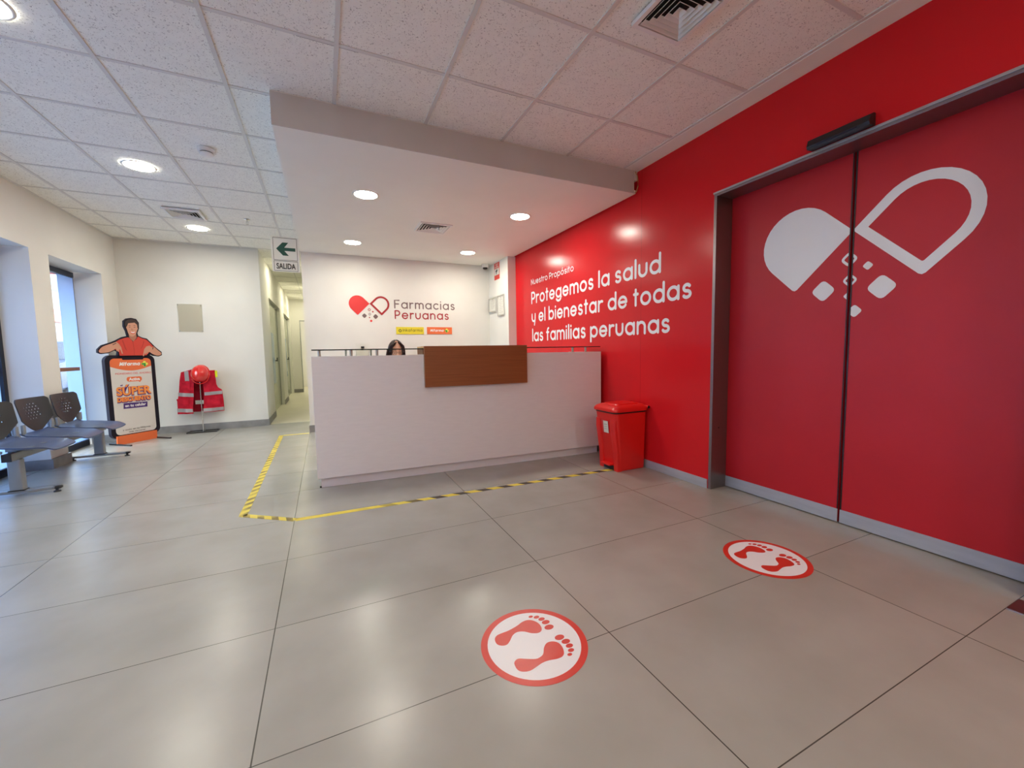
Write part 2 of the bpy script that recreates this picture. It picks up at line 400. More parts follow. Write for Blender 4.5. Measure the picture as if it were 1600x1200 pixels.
# rounded one-storey lettering drawn as strokes (unit = x-height)
def arc(cx, cy, r, a0, a1, n=14, ry=None):
    ry = ry or r
    return [(cx + r * math.cos(math.radians(a0 + (a1 - a0) * k / n)), cy + ry * math.sin(math.radians(a0 + (a1 - a0) * k / n))) for k in range(n + 1)]
CIRC = arc(.5, .5, .5, 0, 360, 28)
GL = {
 'a': (1.0, [CIRC, [(1, 0), (1, 1)]]), 'o': (1.0, [CIRC]), 'ó': (1.0, [CIRC, [(.45, 1.36), (.62, 1.6)]]),
 'd': (1.0, [CIRC, [(1, 0), (1, 1.55)]]), 'b': (1.0, [CIRC, [(0, 0), (0, 1.55)]]), 'p': (1.0, [CIRC, [(0, 1), (0, -.5)]]),
 'g': (1.0, [CIRC, [(1, 1), (1, -.02)] + arc(.5, -.02, .5, 0, -150, 14, .44)]),
 'e': (1.0, [[(.02, .5), (.98, .5)], arc(.5, .5, .5, 0, 325, 26)]), 'c': (.85, [arc(.5, .5, .5, 48, 312, 22)]),
 'n': (.84, [[(0, 0), (0, 1)], arc(.42, .58, .42, 180, 0) + [(.84, 0)]]),
 'm': (1.44, [[(0, 0), (0, 1)], arc(.36, .64, .36, 180, 0) + [(.72, 0)], arc(1.08, .64, .36, 180, 0) + [(1.44, 0)]]),
 'r': (.5, [[(0, 0), (0, 1)], arc(.42, .55, .42, 180, 70)]), 'u': (.84, [[(0, 1)] + arc(.42, .42, .42, 180, 360) + [(.84, 1)]]),
 'i': (0.0, [[(0, 0), (0, 1)], [(0, 1.40), (0, 1.43)]]), 'l': (0.0, [[(0, 0), (0, 1.55)]]),
 't': (.40, [[(.18, 0), (.18, 1.40)], [(-.02, 1), (.42, 1)]]), 'f': (.48, [[(.18, 0), (.18, 1.18)] + arc(.46, 1.2, .28, 180, 95, 8), [(-.02, .97), (.44, .97)]]),
 's': (.66, [arc(.33, .748, .28, 32, 270, 16, .248) + arc(.33, .25, .31, 90, -148, 16, .25)[1:]]),
 'y': (.84, [[(0, 1)] + arc(.42, .47, .42, 180, 300), [(.84, 1), (.80, .3), (.62, -.45)]]),
 'k': (.7, [[(0, 0), (0, 1.5)], [(.66, 1), (.05, .45)], [(.25, .6), (.7, 0)]]), 'I': (.0, [[(0, 0), (0, 1.42)]]),
 'P': (.80, [[(0, 0), (0, 1.42)], [(.03, 1.42), (.38, 1.42)] + arc(.40, 1.0, .42, 90, -90)[1:] + [(.03, .58)]]),
 'N': (.95, [[(0, 0), (0, 1.42)], [(0, 1.42), (.95, 0)], [(.95, 0), (.95, 1.42)]]),
 'M': (1.15, [[(0, 0), (.12, 1.42)], [(.12, 1.42), (.57, .25)], [(.57, .25), (1.03, 1.42)], [(1.03, 1.42), (1.15, 0)]]),
 'F': (.75, [[(0, 0), (0, 1.42), (.8, 1.42)], [(0, .75), (.68, .75)]]), ' ': (.28, []),
}
def lettering(bm, s, width, xh, sw, x0, z0, mi=0, gap=.40, y=0):
    """xh = x-height in metres (outer), sw = stroke width in metres; the line is fitted to the given width"""
    adv = 0; items = []
    g = sw / xh + gap
    for ch in s:
        wd, st = GL[ch]; items.append((adv, st)); adv += wd + (g if ch != ' ' else .26)
    adv -= g
    k = (xh - sw); kx = (width - sw) / adv
    out = []
    for i, (a, st) in enumerate(items):
        b2 = bm if bm is not None else B()
        for q, line in enumerate(st):
            cl = line is CIRC
            ribbon(b2, [(x0 + sw / 2 + (a + u) * kx, z0 + sw / 2 + v * k) for u, v in (line[:-1] if cl else line)], sw, 0.0012, y=y - .00016 * q, mi=mi, closed=cl)
        if bm is None and st: out.append((s[i], b2))
    return out if bm is None else bm
def letters(s, width, xh, sw, mt, label, loc, rotz=0, gap=.40):
    t_ = thing('wall_lettering', label, 'lettering', loc, rotz)
    for ch, b2 in lettering(None, s, width, xh, sw, 0, 0, gap=gap): obj('letter', b2, M[mt], t_)
    return t_

def half_pill(r, s, n=18, inset=0.0, side=-1, corner=.09):
    """outline of half a capsule whose flat end runs from the heart's centre down-outwards at 45 degrees"""
    w = Vector((side, -1)) / math.sqrt(2); u = Vector((side, 1)) / math.sqrt(2)
    c = w * r + u * (s * r); R = r - inset; pts = []
    base = u * inset
    a, b = w * inset + base, w * (2 * r - inset) + base
    a0 = math.atan2(-w.y, -w.x)
    sgn = -1 if side > 0 else 1
    pts.append(a)
    for k in range(n + 1):
        t = PI * k / n
        pts.append(c + (-w * math.cos(t) + u * math.sin(t)) * R)
    # rounded far corner
    cr = corner * r * (1 - inset / r)
    pts.append(b + u * cr); pts.append(b + (u - w) * cr * .28 ); pts.append(b - w * cr)
    return [tuple(p) for p in pts]
def diamond(cx, cz, h, rr=.28):
    pts = []
    V = [(cx + h, cz), (cx, cz + h), (cx - h, cz), (cx, cz - h)]
    for i in range(4):
        p, a, b = Vector(V[i]), Vector(V[i - 1]), Vector(V[(i + 1) % 4])
        A, Bb = p + (a - p) * rr, p + (b - p) * rr
        for t in (0, .25, .5, .75, 1): pts.append(tuple(A * (1 - t) ** 2 + p * 2 * t * (1 - t) + Bb * t * t))
    return pts
def ring_plate(bm, outer, inner, t, mi=0):
    n = len(outer)
    vo = [bm.verts.new((p[0], -t, p[1])) for p in outer]; vi = [bm.verts.new((p[0], -t, p[1])) for p in inner]
    for i in range(n):
        f = bm.faces.new((vo[i], vo[(i + 1) % n], vi[(i + 1) % n], vi[i])); f.material_index = mi
def emblem(sets, k, t=.0015):
    """sets: dict part -> bmesh; k = scale (1 = the door's size)"""
    r = .225 * k; s = .95
    plate(sets['solid'], half_pill(r, s, side=-1), t, 0)
    ring_plate(sets['outline'], half_pill(r, s, side=1), half_pill(r, s, inset=.052 * k, side=1, corner=.05), t, 0)
    for (cx, cz, h, kind) in ((-.146, -.333, .070, 'big'), (.150, -.350, .074, 'big'), (-.012, -.165, .048, 'ring1'), (.081, -.219, .027, 'dot'),
                              (-.004, -.289, .042, 'ring2'), (-.014, -.381, .022, 'dot'), (.026, -.473, .040, 'dot2')):
        cx, cz, h = cx * k, cz * k, h * k
        if kind.startswith('ring'): ring_plate(sets[kind], diamond(cx, cz, h, .35), diamond(cx, cz, h * .58, .2), t, 0)
        else: plate(sets[kind], diamond(cx, cz, h), t, 0)
def face_xf(origin, facing):
    """plates are drawn facing -y with u to the right; turn them to face -y, -x or an angle"""
    return Matrix.Translation(origin) @ Matrix.Rotation(facing, 4, 'Z')

H = 2.7357; HS = 2.532; XL = -2.54; XR = 2.70; YF = 7.42; YB = 6.42
# ------------------------------------------------------------------ setting
fl = struct('floor', bx((-2.84, -4.3, -.1), (3.3, 7.50, 0)), M['floor'])
fl2 = struct('floor', bx((-2.84, 7.50, -.1), (3.3, 16.2, 0)), M['floor2'])
# left wall with its full-height window openings
bm = B()
for a, b in ((-4.3, 1.0), (3.1, 3.7), (5.59, 5.90), (7.005, 7.62)):
    box(bm, (-2.84, a, 0), (XL, b, 2.185))
box(bm, (-2.84, -4.3, 2.185), (XL, 7.62, 2.95))
struct('wall_left', bm, M['wall'])
bm = B(); box(bm, (-2.84, YF, 0), (-.845, 7.62, 2.95)); struct('wall_far', bm, M['wall'])
# right (red) wall with the sliding-door opening
bm = B()
box(bm, (XR, 2.19, 0), (3.0, 6.42, 2.95)); box(bm, (XR, .56, 2.245), (3.0, 2.19, 2.95)); box(bm, (XR, -4.3, 0), (3.0, .56, 2.95))
struct('wall_right', bm, M['redwall'])
struct('wall_light_blocker', bx((3.02, .3, 0), (3.1, 2.5, 2.9)), M['dark'])  # unseen black sheet added behind the door gap to stop light leaking
struct('wall_back', bx((-.225, YB, 0), (2.70, 13.6, 2.95)), M['wall'])
struct('wall_column', bx((2.57, 5.65, 0), (2.70, 6.42, HS)), M['wall'])
bm = bx((-2.84, -4.3, 0), (3.0, -4.1, 2.95))
struct('wall_rear', bm, M['wall'])
# corridor
bm = B()
for a, b in ((7.62, 8.47), (10.42, 11.42), (13.35, 13.6)): box(bm, (-.965, a, 0), (-.845, b, 2.14))
box(bm, (-.965, 7.62, 2.14), (-.845, 13.6, 2.95)); struct('wall_corridor_left', bm, M['wall'])
bm = B(); box(bm, (-.965, 13.6, 0), (-.60, 13.75, 2.95)); box(bm, (-.60, 13.6, 2.12), (.2, 13.75, 2.95)); struct('wall_corridor_end', bm, M['wall'])
bm = B(); box(bm, (-1.4, 16.0, 0), (1.2, 16.15, 2.95)); box(bm, (-1.4, 13.75, 0), (-1.3, 16, 2.95)); box(bm, (1.1, 13.75, 0), (1.2, 16, 2.95)); struct('wall_end_room', bm, M['wall'])
bm = B(); box(bm, (-2.84, 7.62, 0), (-2.74, 13.6, 2.95)); box(bm, (-2.74, 13.5, 0), (-.965, 13.6, 2.95)); box(bm, (-2.74, 10.85, 0), (-.965, 10.95, 2.95)); struct('wall_side_rooms', bm, M['wall'])

# ceiling tiles + exposed grid
bm = B(); box(bm, (-2.84, -4.3, H + .004), (3.0, 7.62, H + .05)); box(bm, (-2.84, 7.62, H + .004), (1.2, 16.2, H + .05))
ceil = struct('ceiling', bm, M['tile'])
gx = [.140 + .598 * i for i in range(-4, 5)]; gy = [2.450 + .6135 * j for j in range(-11, 9)]
bm = B(); q = 0
for i, x in enumerate(gx):
    if x < 2.5: box(bm, (x - .0115, -4.1, H - .002), (x + .0115, YF if x < -.3 else 3.02, H + .006))
box(bm, (2.53, -4.1, H - .003), (2.552, 3.02, H + .006))
for y in gy:
    box(bm, (XL, y - .0115, H - .0005), (2.54 if y < 3.02 else -.225, y + .0115, H + .006))
for j in range(1, 11):
    y = gy[-1] + .6135 * j
    box(bm, (-.845, y - .0115, H - .0005), (-.225, y + .0115, H + .006))
box(bm, (-.469, YF, H - .002), (-.446, 13.6, H + .006))
box(bm, (XL, -4.1, H - .003), (XL + .02, YF, H + .006)); box(bm, (XL, YF - .02, H - .0035), (-.845, YF, H + .006))
obj('ceiling_grid', bm, M['grid'], ceil)
# dark joint gaps where a tile sits unevenly in its grid
bm = B()
for (x0, x1, y) in ((-1.95, -1.35, gy[15]), (-1.6, -1.2, gy[16]), (-2.2, -1.75, gy[16]), (-2.1, -1.75, gy[17]), (.9, 1.25, gy[11]), (-.05, .25, gy[11]), (1.35, 1.8, gy[11]), (-1.62, -1.48, gy[14]), (-.7, -.48, gy[13]), (-.44, -.24, gy[12])):
    box(bm, (x0, y + .0117, H + .0005), (x1, y + .0152, H + .0045))
obj('joint_gap', bm, M['dark'], ceil)
struct('trim_1', bx((2.552, -4.1, H - .006), (2.70, 3.02, H + .004)), M['plaster'])
bm = B(); box(bm, (-.225, 3.01, HS), (2.650, YB, H + .004)); struct('ceiling', bm, M['plaster'])
struct('trim_6', bx((-.2255, 3.004, HS - .0005), (2.652, 3.0105, H - .004)), M['fascia'])  # thin facing whose darker tone holds the shade of the soffit front
struct('trim_2', bx((2.652, 3.012, HS), (2.676, 5.65, HS + .03)), M['plaster'])
# shadow gap between soffit and red wall, closed above
struct('trim_3', bx((2.650, 3.02, HS + .12), (2.70, 5.65, H)), M['plaster'])

# skirtings
bm = B()
t = .012; hh = .10
box(bm, (XL, YF - t, 0), (-.845, YF, hh)); box(bm, (-.845 , YF - t, 0), (-.845 + t, 8.47, hh)); box(bm, (-.845, 10.42, 0), (-.845 + t, 11.42, hh))
box(bm, (-.845, 13.6 - t, 0), (-.60, 13.6, hh)); struct('baseboard_far', bm, M['skirt'])
bm = B(); box(bm, (-.237, YB - t, 0), (2.57, YB, hh)); box(bm, (-.237, YB, 0), (-.225, 13.6, hh)); box(bm, (2.558, 5.638, 0), (2.57, YB - t, hh)); box(bm, (2.57, 5.638, 0), (2.70, 5.65, hh))
struct('baseboard_back', bm, M['skirt'])
bm = B()
for a, b in ((-4.1, 1.0), (3.1, 3.7), (5.59, 5.90), (7.005, YF)):
    box(bm, (-2.78, a - .012, 0), (XL + .02, b + (.012 if b < 7 else 0), hh))
struct('baseboard_left', bm, M['skirt'])
bm = B(); box(bm, (XR - .010, 2.197, 0), (XR, 5.64, .072), .002); box(bm, (XR - .010, -4.1, 0), (XR, .55, .072), .002)
struct('baseboard_right', bm, M['alu'])

# ------------------------------------------------------------------ windows of the left wall
def window(idx, y0, y1, slit=None, mull=()):
    f = B(); X0, X1 = -2.84, -2.785; top = 2.17
    box(f, (X0, y0, 0), (X1, y0 + .05, top)); box(f, (X0, y1 - (.05 if idx != 2 else .008), 0), (X1 if idx != 2 else -2.812, y1, top))
    box(f, (X0, y0 + .05, top - .06), (X1, y1 - .05, top)); box(f, (X0, y0 + .05, 0), (X1, y1 - .05, .075))
    for my in mull: box(f, (X0, my - .025, .075), (X1, my + .025, top - .06))
    o = struct('window_%d' % idx, f, M['darkframe'])
    gl = bx((-2.822, y0 + .05, .075), (-2.814, y1 - .05, top - .06)); obj('glass_pane', gl, M['glass'], o)
    a = y0 + .05 if slit is None else slit
    fm = bx((-2.8125, a, .075), (-2.8115, y1 - (.05 if idx != 2 else .008), top - .06)); ff = obj('frosted_film', fm, M['frost'], o); ff['label'] = 'pale blue frosted film on the glass'
    obj('safety_band', bx((-2.811, y0 + .05, .955), (-2.809, y1 - .05, 1.0)), M['brownband'], o)['label'] = 'brown safety stripe across the glass'
    return o
window(1, 3.7, 5.59, None, (4.65,))
window(2, 5.90, 7.005, 6.66)
window(3, 1.0, 3.1, None, (2.05,))
# ------------------------------------------------------------------ sliding door in the red wall
bm = B(); box(bm, (2.697, 2.166, 0), (2.868, 2.190, 2.245), .002); box(bm, (2.697, .585, 2.225), (2.868, 2.166, 2.245), .002); box(bm, (2.697, .561, 0), (2.868, .585, 2.245), .002)
for z in (.483,): cyl(bm, (2.772, 2.1655, z), (2.772, 2.168, z), .006, seg=12)
surr = struct('trim_4', bm, M['framemetal'])
bm = bx((2.689, .56, 2.2405), (2.697, 2.192, 2.2535), .001)
obj('frame_lip', bm, M['steel'], surr)
bm = B(); cyl(bm, (2.772, 2.1635, .483), (2.772, 2.1655, .483), .006, seg=12); obj('screw_hole', bm, M['black'], surr)
DX = 2.870
gapy = 1.380
# emblem on both leaves, cut at the gap between them
eset = {k: B() for k in ('solid', 'outline', 'big', 'ring1', 'ring2', 'dot', 'dot2')}
emblem(eset, 1.0)
whole = B()
for b_ in eset.values():
    me = bpy.data.meshes.new('x'); b_.to_mesh(me); b_.free(); whole.from_mesh(me); bpy.data.meshes.remove(me)
xf(whole, face_xf((DX - .0005, gapy - .004, 1.781), -PI / 2))
for idx, (ya, yb) in enumerate(((gapy + .006, 2.19), (.56, gapy - .006))):
    bm = bx((DX, ya, .006), (DX + .04, yb, 2.262), .002)
    d = struct('door_%d' % (idx + 1), bm, M['reddoor'])
    obj('kick_strip', bx((DX - .006, ya, .006), (DX, yb, .088), .001), M['alu'], d)['label'] = 'bluish aluminium strip along the foot of the door'
    obj('edge_profile', bx((DX - .003, (ya if idx == 0 else yb - .006), .088), (DX + .0, (ya + .006 if idx == 0 else yb), 2.24)), M['blackmetal'], d)
    cut = whole.copy()
    bmesh.ops.bisect_plane(cut, geom=cut.verts[:] + cut.edges[:] + cut.faces[:], plane_co=(0, ya if idx == 0 else yb, 0), plane_no=(0, -1 if idx == 0 else 1, 0), clear_outer=True)
    obj('emblem_decal', cut, M['white_gloss'], d)['label'] = 'white half of a split pill heart emblem'
whole.free()

# motion sensor over the door
t_ = thing('motion_sensor', 'black bar-shaped motion sensor over the red sliding door', 'sensor', (XR, 1.37, 2.26))
bm = B(); s0 = [(0, .0), (-.055, -.004), (-.062, .012), (-.050, .048), (-.02, .062), (0, .062)]
for yy in (-.152, .152): pass
v0 = [bm.verts.new((x, -.152, z)) for x, z in s0]; v1 = [bm.verts.new((x, .152, z)) for x, z in s0]
bm.faces.new(v0); bm.faces.new(v1[::-1])
for i in range(6): bm.faces.new((v0[i], v0[(i + 1) % 6], v1[(i + 1) % 6], v1[i]))
obj('housing', bm, M['black'], t_)
obj('lens_window', bx((-.063, -.10, .002), (-.056, .10, .010), .001), M['darkframe'], t_)

# wall lettering
def rtext(s, y_left, y_right, z, xh, sw, label):
    return letters(s, y_left - y_right, xh, sw, 'white_gloss', label, (XR - .0002, y_left, z), -PI / 2, .24)
rtext('Nuestro Propósito', 5.146, 4.073, 2.031, .060, .0115, 'small white line reading Nuestro Propósito, topmost lettering on the red wall')
rtext('Protegemos la salud', 5.146, 2.711, 1.764, .129, .0275, 'large white lettering reading Protegemos la salud on the red wall')
rtext('y el bienestar de todas', 5.141, 2.379, 1.506, .129, .0275, 'large white lettering reading y el bienestar de todas on the red wall')
rtext('las familias peruanas', 5.129, 2.600, 1.240, .129, .0275, 'large white lettering reading las familias peruanas on the red wall, lowest line')

# ------------------------------------------------------------------ reception back wall sign
t_ = thing('wall_logo', 'red and taupe split pill heart emblem beside the company name on the reception wall', 'logo', (.652, YB, 1.848))
es = {k: B() for k in ('solid', 'outline', 'big', 'ring1', 'ring2', 'dot', 'dot2')}
emblem(es, .535, .004)
for k, nm, mk in (('solid', 'solid_half_pill', 'logored'), ('outline', 'outlined_half_pill', 'logodark'), ('big', 'square_mark', 'logogrey'), ('ring1', 'ring_mark', 'logodark'), ('ring2', 'ring_mark', 'logogrey'), ('dot', 'dot_mark', 'logodark'), ('dot2', 'dot_mark', 'logored')):
    if k in ('big', 'dot'):
        half_ = es[k].copy()
        for b3, keep in ((es[k], 0), (half_, 1)):
            isl = sorted(set(v.index for v in b3.verts)); n_ = len(isl) // 2; b3.verts.ensure_lookup_table()
            bmesh.ops.delete(b3, geom=[v for v in b3.verts if (v.index < n_) == bool(keep)], context='VERTS'); obj(nm, b3, M[mk], t_)
    else: obj(nm, es[k], M[mk], t_)
letters('Farmacias', .955, .100, .0185, 'logogrey', 'taupe lettering reading Farmacias on the cream reception wall', (1.008, YB - .0002, 1.788), 0, .34)
letters('Peruanas', .850, .100, .0185, 'logodark', 'dark red lettering reading Peruanas on the cream reception wall', (1.010, YB - .0002, 1.630), 0, .34)
t_ = thing('wall_sign', 'yellow rectangular sign reading Inkafarma on the reception wall', 'sign', (1.024, YB, 1.400))
obj('panel', bx((0, -.008, 0), (.424, 0, .110), .001), M['yellow'], t_)
bm = B(); lettering(bm, 'Inkafarma', .300, .034, .0062, .098, .038, gap=.34, y=-.0085); obj('lettering', bm, M['olive'], t_)
bm = B(); ring_plate(bm, [(.058 + .024 * math.cos(a * PI / 12), .053 + .024 * math.sin(a * PI / 12)) for a in range(24)], [(.058 + .013 * math.cos(a * PI / 12), .053 + .013 * math.sin(a * PI / 12)) for a in range(24)], .0095); obj('ring_emblem', bm, M['olive'], t_)
t_ = thing('wall_sign', 'orange rectangular sign reading Mifarma on the reception wall', 'sign', (1.499, YB, 1.402))
obj('panel', bx((0, -.008, 0), (.406, 0, .110), .001), M['orange'], t_)
SHEAR = Matrix(((1, 0, .2, 0), (0, 1, 0, 0), (0, 0, 1, 0), (0, 0, 0, 1)))
obj('lettering', xf(lettering(B(), 'Mifarma', .215, .031, .0085, 0, 0, gap=.30), Matrix.Translation((.048, -.0083, .038)) @ SHEAR), M['white'], t_)
def plus(parent, cx, cz, s, y, names=True):
    bm = B(); xf(plate(bm, roundrect(cx - s * .36, cz - s * .9, cx + s * .36, cz + s * .9, s * .18), .001), Matrix.Translation((0, y, 0)))
    k = len(bm.verts); xf2 = B(); plate(xf2, roundrect(cx - s * .9, cz - s * .36, cx + s * .9, cz + s * .36, s * .18), .0012); xf(xf2, Matrix.Translation((0, y, 0)))
    me = bpy.data.meshes.new('x'); xf2.to_mesh(me); xf2.free(); bm.from_mesh(me); bpy.data.meshes.remove(me)
    obj('plus_mark', bm, M['plusyellow'], parent)
    bm = B(); plate(bm, [(cx - s * .82, cz - s * .28), (cx + s * .28, cz - s * .28), (cx + s * .28, cz - s * .1), (cx + s * .28, cz + s * .26), (cx - s * .82, cz + s * .26)], .001)
    plate(bm, [(cx - s * .28, cz - s * .82), (cx + s * .28, cz - s * .82), (cx + s * .28, cz - s * .2), (cx - s * .28, cz - s * .2)], .0009)
    xf(bm, Matrix.Translation((0, y - .001, 0))); obj('plus_mark', bm, M['plusgreen'], parent)
plus(t_, .318, .055, .036, -.0085)

# small items on the reception wall
t_ = thing('brochure_holder', 'clear acrylic holder on the reception wall behind the glass shelf', 'holder', (.43, YB - .002, 1.06))
obj('back_plate', bx((0, -.006, 0), (.185, 0, .20), .002), M['acrylic'], t_)
obj('pocket', bx((.0, -.045, 0), (.185, -.036, .10), .002), M['acrylic'], t_)
bm = B(); box(bm, (.0, -.036, 0), (.005, -.006, .10)); box(bm, (.18, -.036, 0), (.185, -.006, .10)); box(bm, (.005, -.036, 0), (.18, -.006, .006)); obj('pocket_side', bm, M['acrylic'], t_)
obj('clip', bx((.075, -.014, .128), (.120, -.006, .158), .002), M['black'], t_)
def frame(name, label, y0, y1, z0, z1, cat, th=.022, lines=6, title=True):
    """document frame on the column's left face; local u runs towards -y"""
    t_ = thing(name, label, cat, (2.57, y1, z0), -PI / 2)
    w_, h_ = y1 - y0, z1 - z0
    f = B(); b_ = .016
    box(f, (0, -th, 0), (w_, 0, b_), .002); box(f, (0, -th, h_ - b_), (w_, 0, h_), .002); box(f, (0, -th, b_), (b_, 0, h_ - b_), .002); box(f, (w_ - b_, -th, b_), (w_, 0, h_ - b_), .002)
    obj('frame', f, M['chrome'], t_)
    obj('document', bx((b_, -.010, b_), (w_ - b_, -.004, h_ - b_)), M['paper'], t_)
    bm = B()
    for k in range(lines):
        z = h_ * .66 - k * h_ * .085; box(bm, (w_ * .2, -.0108, z), (w_ * (.8 - .1 * (k % 3)), -.0102, z + .004))
    box(bm, (w_ * .3, -.0108, h_ * .76), (w_ * .7, -.0102, h_ * .78)); cyl(bm, (w_ / 2, -.0102, h_ * .86), (w_ / 2, -.0108, h_ * .86), .012, seg=12)
    obj('print', bm, M['greyink'], t_)
frame('document_frame', 'silver-framed document on the column, left of two, the shorter one', 6.085, 6.405, 1.755, 1.990, 'frame')
frame('document_frame', 'silver-framed document on the column, right of two, the taller one', 5.775, 6.035, 1.675, 1.990, 'frame', lines=7)
t_ = thing('warning_sign', 'red and white camera surveillance sign high on the column', 'sign', (2.57, 6.172, 2.255), -PI / 2)
obj('panel', bx((0, -.003, 0), (.212, 0, .262)), M['redvinyl'], t_)
obj('white_field', bx((.012, -.0042, .072), (.200, -.0032, .172)), M['signwhite'], t_)
bm = B(); plate(bm, [(.06, .140), (.125, .160), (.135, .128), (.075, .108)], .001); plate(bm, [(.085, .12), (.105, .115), (.095, .085), (.08, .085)], .0009); xf(bm, Matrix.Translation((0, -.0045, 0))); obj('camera_symbol', bm, M['ink'], t_)
bm = B()
for k, (a, b) in enumerate(((.05, .16), (.07, .14), (.03, .18))): box(bm, (a, -.0042, .232 - k * .022), (b, -.0032, .242 - k * .022))
obj('print', bm, M['signwhite'], t_)
t_ = thing('dome_camera', 'small white dome camera under the soffit beside the column', 'camera', (2.46, 6.30, HS))
bm = lathe(B(), [(0, 0), (.055, 0), (.058, -.02), (.055, -.05), (.045, -.055), (0, -.055)]); obj('housing', bm, M['white'], t_, smooth=40)
bm = lathe(B(), [(.040, -.054), (.038, -.068), (.025, -.082), (0, -.088)]); obj('dome', bm, M['black'], t_, smooth=60)

# ------------------------------------------------------------------ ceiling fixtures
def downlight(x, y, z, label, r=.10, mt='led', group=None):
    t_ = thing('downlight', label, 'light', (x, y, z), 0, group)
    obj('trim_ring', lathe(B(), [(r - .004, -.004), (r + .002, -.007), (r + .010, -.005), (r + .014, 0), (r - .004, 0)], 40), M['white'], t_, smooth=50)
    obj('diffuser', lathe(B(), [(0, -.0045), (r - .004, -.0040), (r - .004, -.001), (0, -.001)], 40), M[mt], t_)
    return t_
downlight(.412, 3.964, HS, 'round lit downlight in the soffit, front left above the counter')
downlight(1.962, 3.975, HS, 'round lit downlight in the soffit, front right by the red wall')
downlight(.402, 5.672, HS, 'round lit downlight in the soffit, back left above the heart emblem')
downlight(1.947, 5.660, HS, 'round lit downlight in the soffit, back right above the word Farmacias')
downlight(-1.355, 4.595, H, 'largest round lit downlight in the tiled ceiling, near the smoke detector', .105)
downlight(-1.382, 6.490, H, 'small-looking round lit downlight in the tiled ceiling beyond the square vent', .105)
downlight(-1.355, 2.800, H, 'round lit downlight cut by the upper left corner of the picture', .105)
for (x, y) in ((-1.355, .9), (-1.355, -1.0), (.44, -.9), (1.9, -.9), (.44, -2.9), (1.9, -2.9)):  # unseen lamps, several of them added to brighten the ceiling and red door
    downlight(x, y, H, 'unseen round lit downlight added in the tiled ceiling outside the picture', .105, group='unseen downlights behind the camera')
for x, y, r_, lb in ((-.50, 8.55, .045, 'small unseen warm downlight added in the corridor ceiling behind the hanging sign'), (-.290, 11.2, .060, 'unseen round warm downlight, second added in the corridor ceiling'), (-.330, 12.8, .055, 'unseen round warm downlight added in the corridor ceiling before the end wall')):  # unseen lamps put out of sight to brighten the corridor walls
    downlight(x, y, H, lb, r_, 'led_warm')
downlight(0, 14.8, H, 'round warm downlight in the room past the corridor', .08, 'led_warm')
downlight(-1.9, 9.4, H, 'unseen round warm downlight added in the first glazed side room', .07, 'led_warm')  # unseen lamps added to light the rooms behind the corridor glass
downlight(-1.9, 12.3, H, 'unseen round warm downlight added in the second glazed side room', .07, 'led_warm')

def diffuser(x, y, z, s, label, thick=.020, rot=0):
    t_ = thing('air_vent', label, 'vent', (x, y, z), rot)
    def ring(bm, o, i, z0, z1):
        vo0 = [bm.verts.new((sx * o, sy * o, z0)) for sx, sy in ((-1, -1), (1, -1), (1, 1), (-1, 1))]
        vi0 = [bm.verts.new((sx * i, sy * i, z1)) for sx, sy in ((-1, -1), (1, -1), (1, 1), (-1, 1))]
        for k in range(4): bm.faces.new((vo0[k], vo0[(k + 1) % 4], vi0[(k + 1) % 4], vi0[k]))
    h = s / 2
    bm = B(); ring(bm, h, h, 0, -thick); ring(bm, h, h - .022, -thick, -thick); ring(bm, h - .022, h - .026, -thick, .0); obj('flange', bm, M['white'], t_)
    obj('throat', bx((-h + .027, -h + .027, -.0009), (h - .027, h - .027, -.0002)), M['dark'], t_)
    n = 5; w_ = (h - .030) / n
    for k in range(n):
        o_ = (h - .030) - w_ * k; i_ = max(o_ - w_ * .62, .004)
        bm = B(); ring(bm, o_, i_, -thick, -.001); ring(bm, o_, o_ - .0018, -thick, -thick - .0008); ring(bm, o_ - .0018, i_ - .0015, -thick - .0008, -.0025)
        if k == n - 1: bm.faces.new([bm.verts.new((a * i_, b * i_, -.002)) for a, b in ((-1, -1), (1, -1), (1, 1), (-1, 1))])
        obj('louvre', bm, M['white'], t_)
    return t_
diffuser(1.635, 1.545, H - .003, .315, 'square white louvred air vent near the red wall, cut by the top of the picture')
diffuser(-1.355, 5.86, H - .003, .34, 'square louvred air vent in the tiled ceiling, between two downlights')
v_ = diffuser(1.205, 4.70, HS, .36, 'square louvred air vent in the white soffit above the counter', .012)
bm = B(); cyl(bm, (.02, -.165, -.012), (.025, -.17, -.07), .004, seg=8); obj('damper_lever', bm, M['greymetal'], v_)
t_ = thing('smoke_detector', 'round white smoke detector on the tiled ceiling left of the soffit', 'smoke detector', (-.765, 4.035, H))
obj('base', lathe(B(), [(0, 0), (.058, 0), (.058, -.022), (.050, -.026), (0, -.026)], 36), M['white'], t_, smooth=40)
obj('vent_slot', lathe(B(), [(.044, -.026), (.044, -.033), (0, -.033)], 36), M['black'], t_)
obj('cap', lathe(B(), [(0, -.033), (.048, -.033), (.046, -.042), (.030, -.050), (0, -.052)], 36), M['white'], t_, smooth=40)
t_ = thing('fire_sprinkler', 'small chrome fire sprinkler on the tiled ceiling beyond the smoke detector', 'sprinkler', (-.758, 5.867, H))
obj('escutcheon', lathe(B(), [(0, 0), (.034, 0), (.030, -.006), (.012, -.010), (0, -.010)], 24), M['chrome'], t_, smooth=40)
bm = B(); cyl(bm, (0, 0, -.008), (0, 0, -.035), .006, seg=10); tube(bm, [(.0, 0, -.022), (.014, 0, -.03), (.008, 0, -.05), (0, 0, -.054)], .002, 6); tube(bm, [(0, 0, -.022), (-.014, 0, -.03), (-.008, 0, -.05), (0, 0, -.054)], .002, 6)
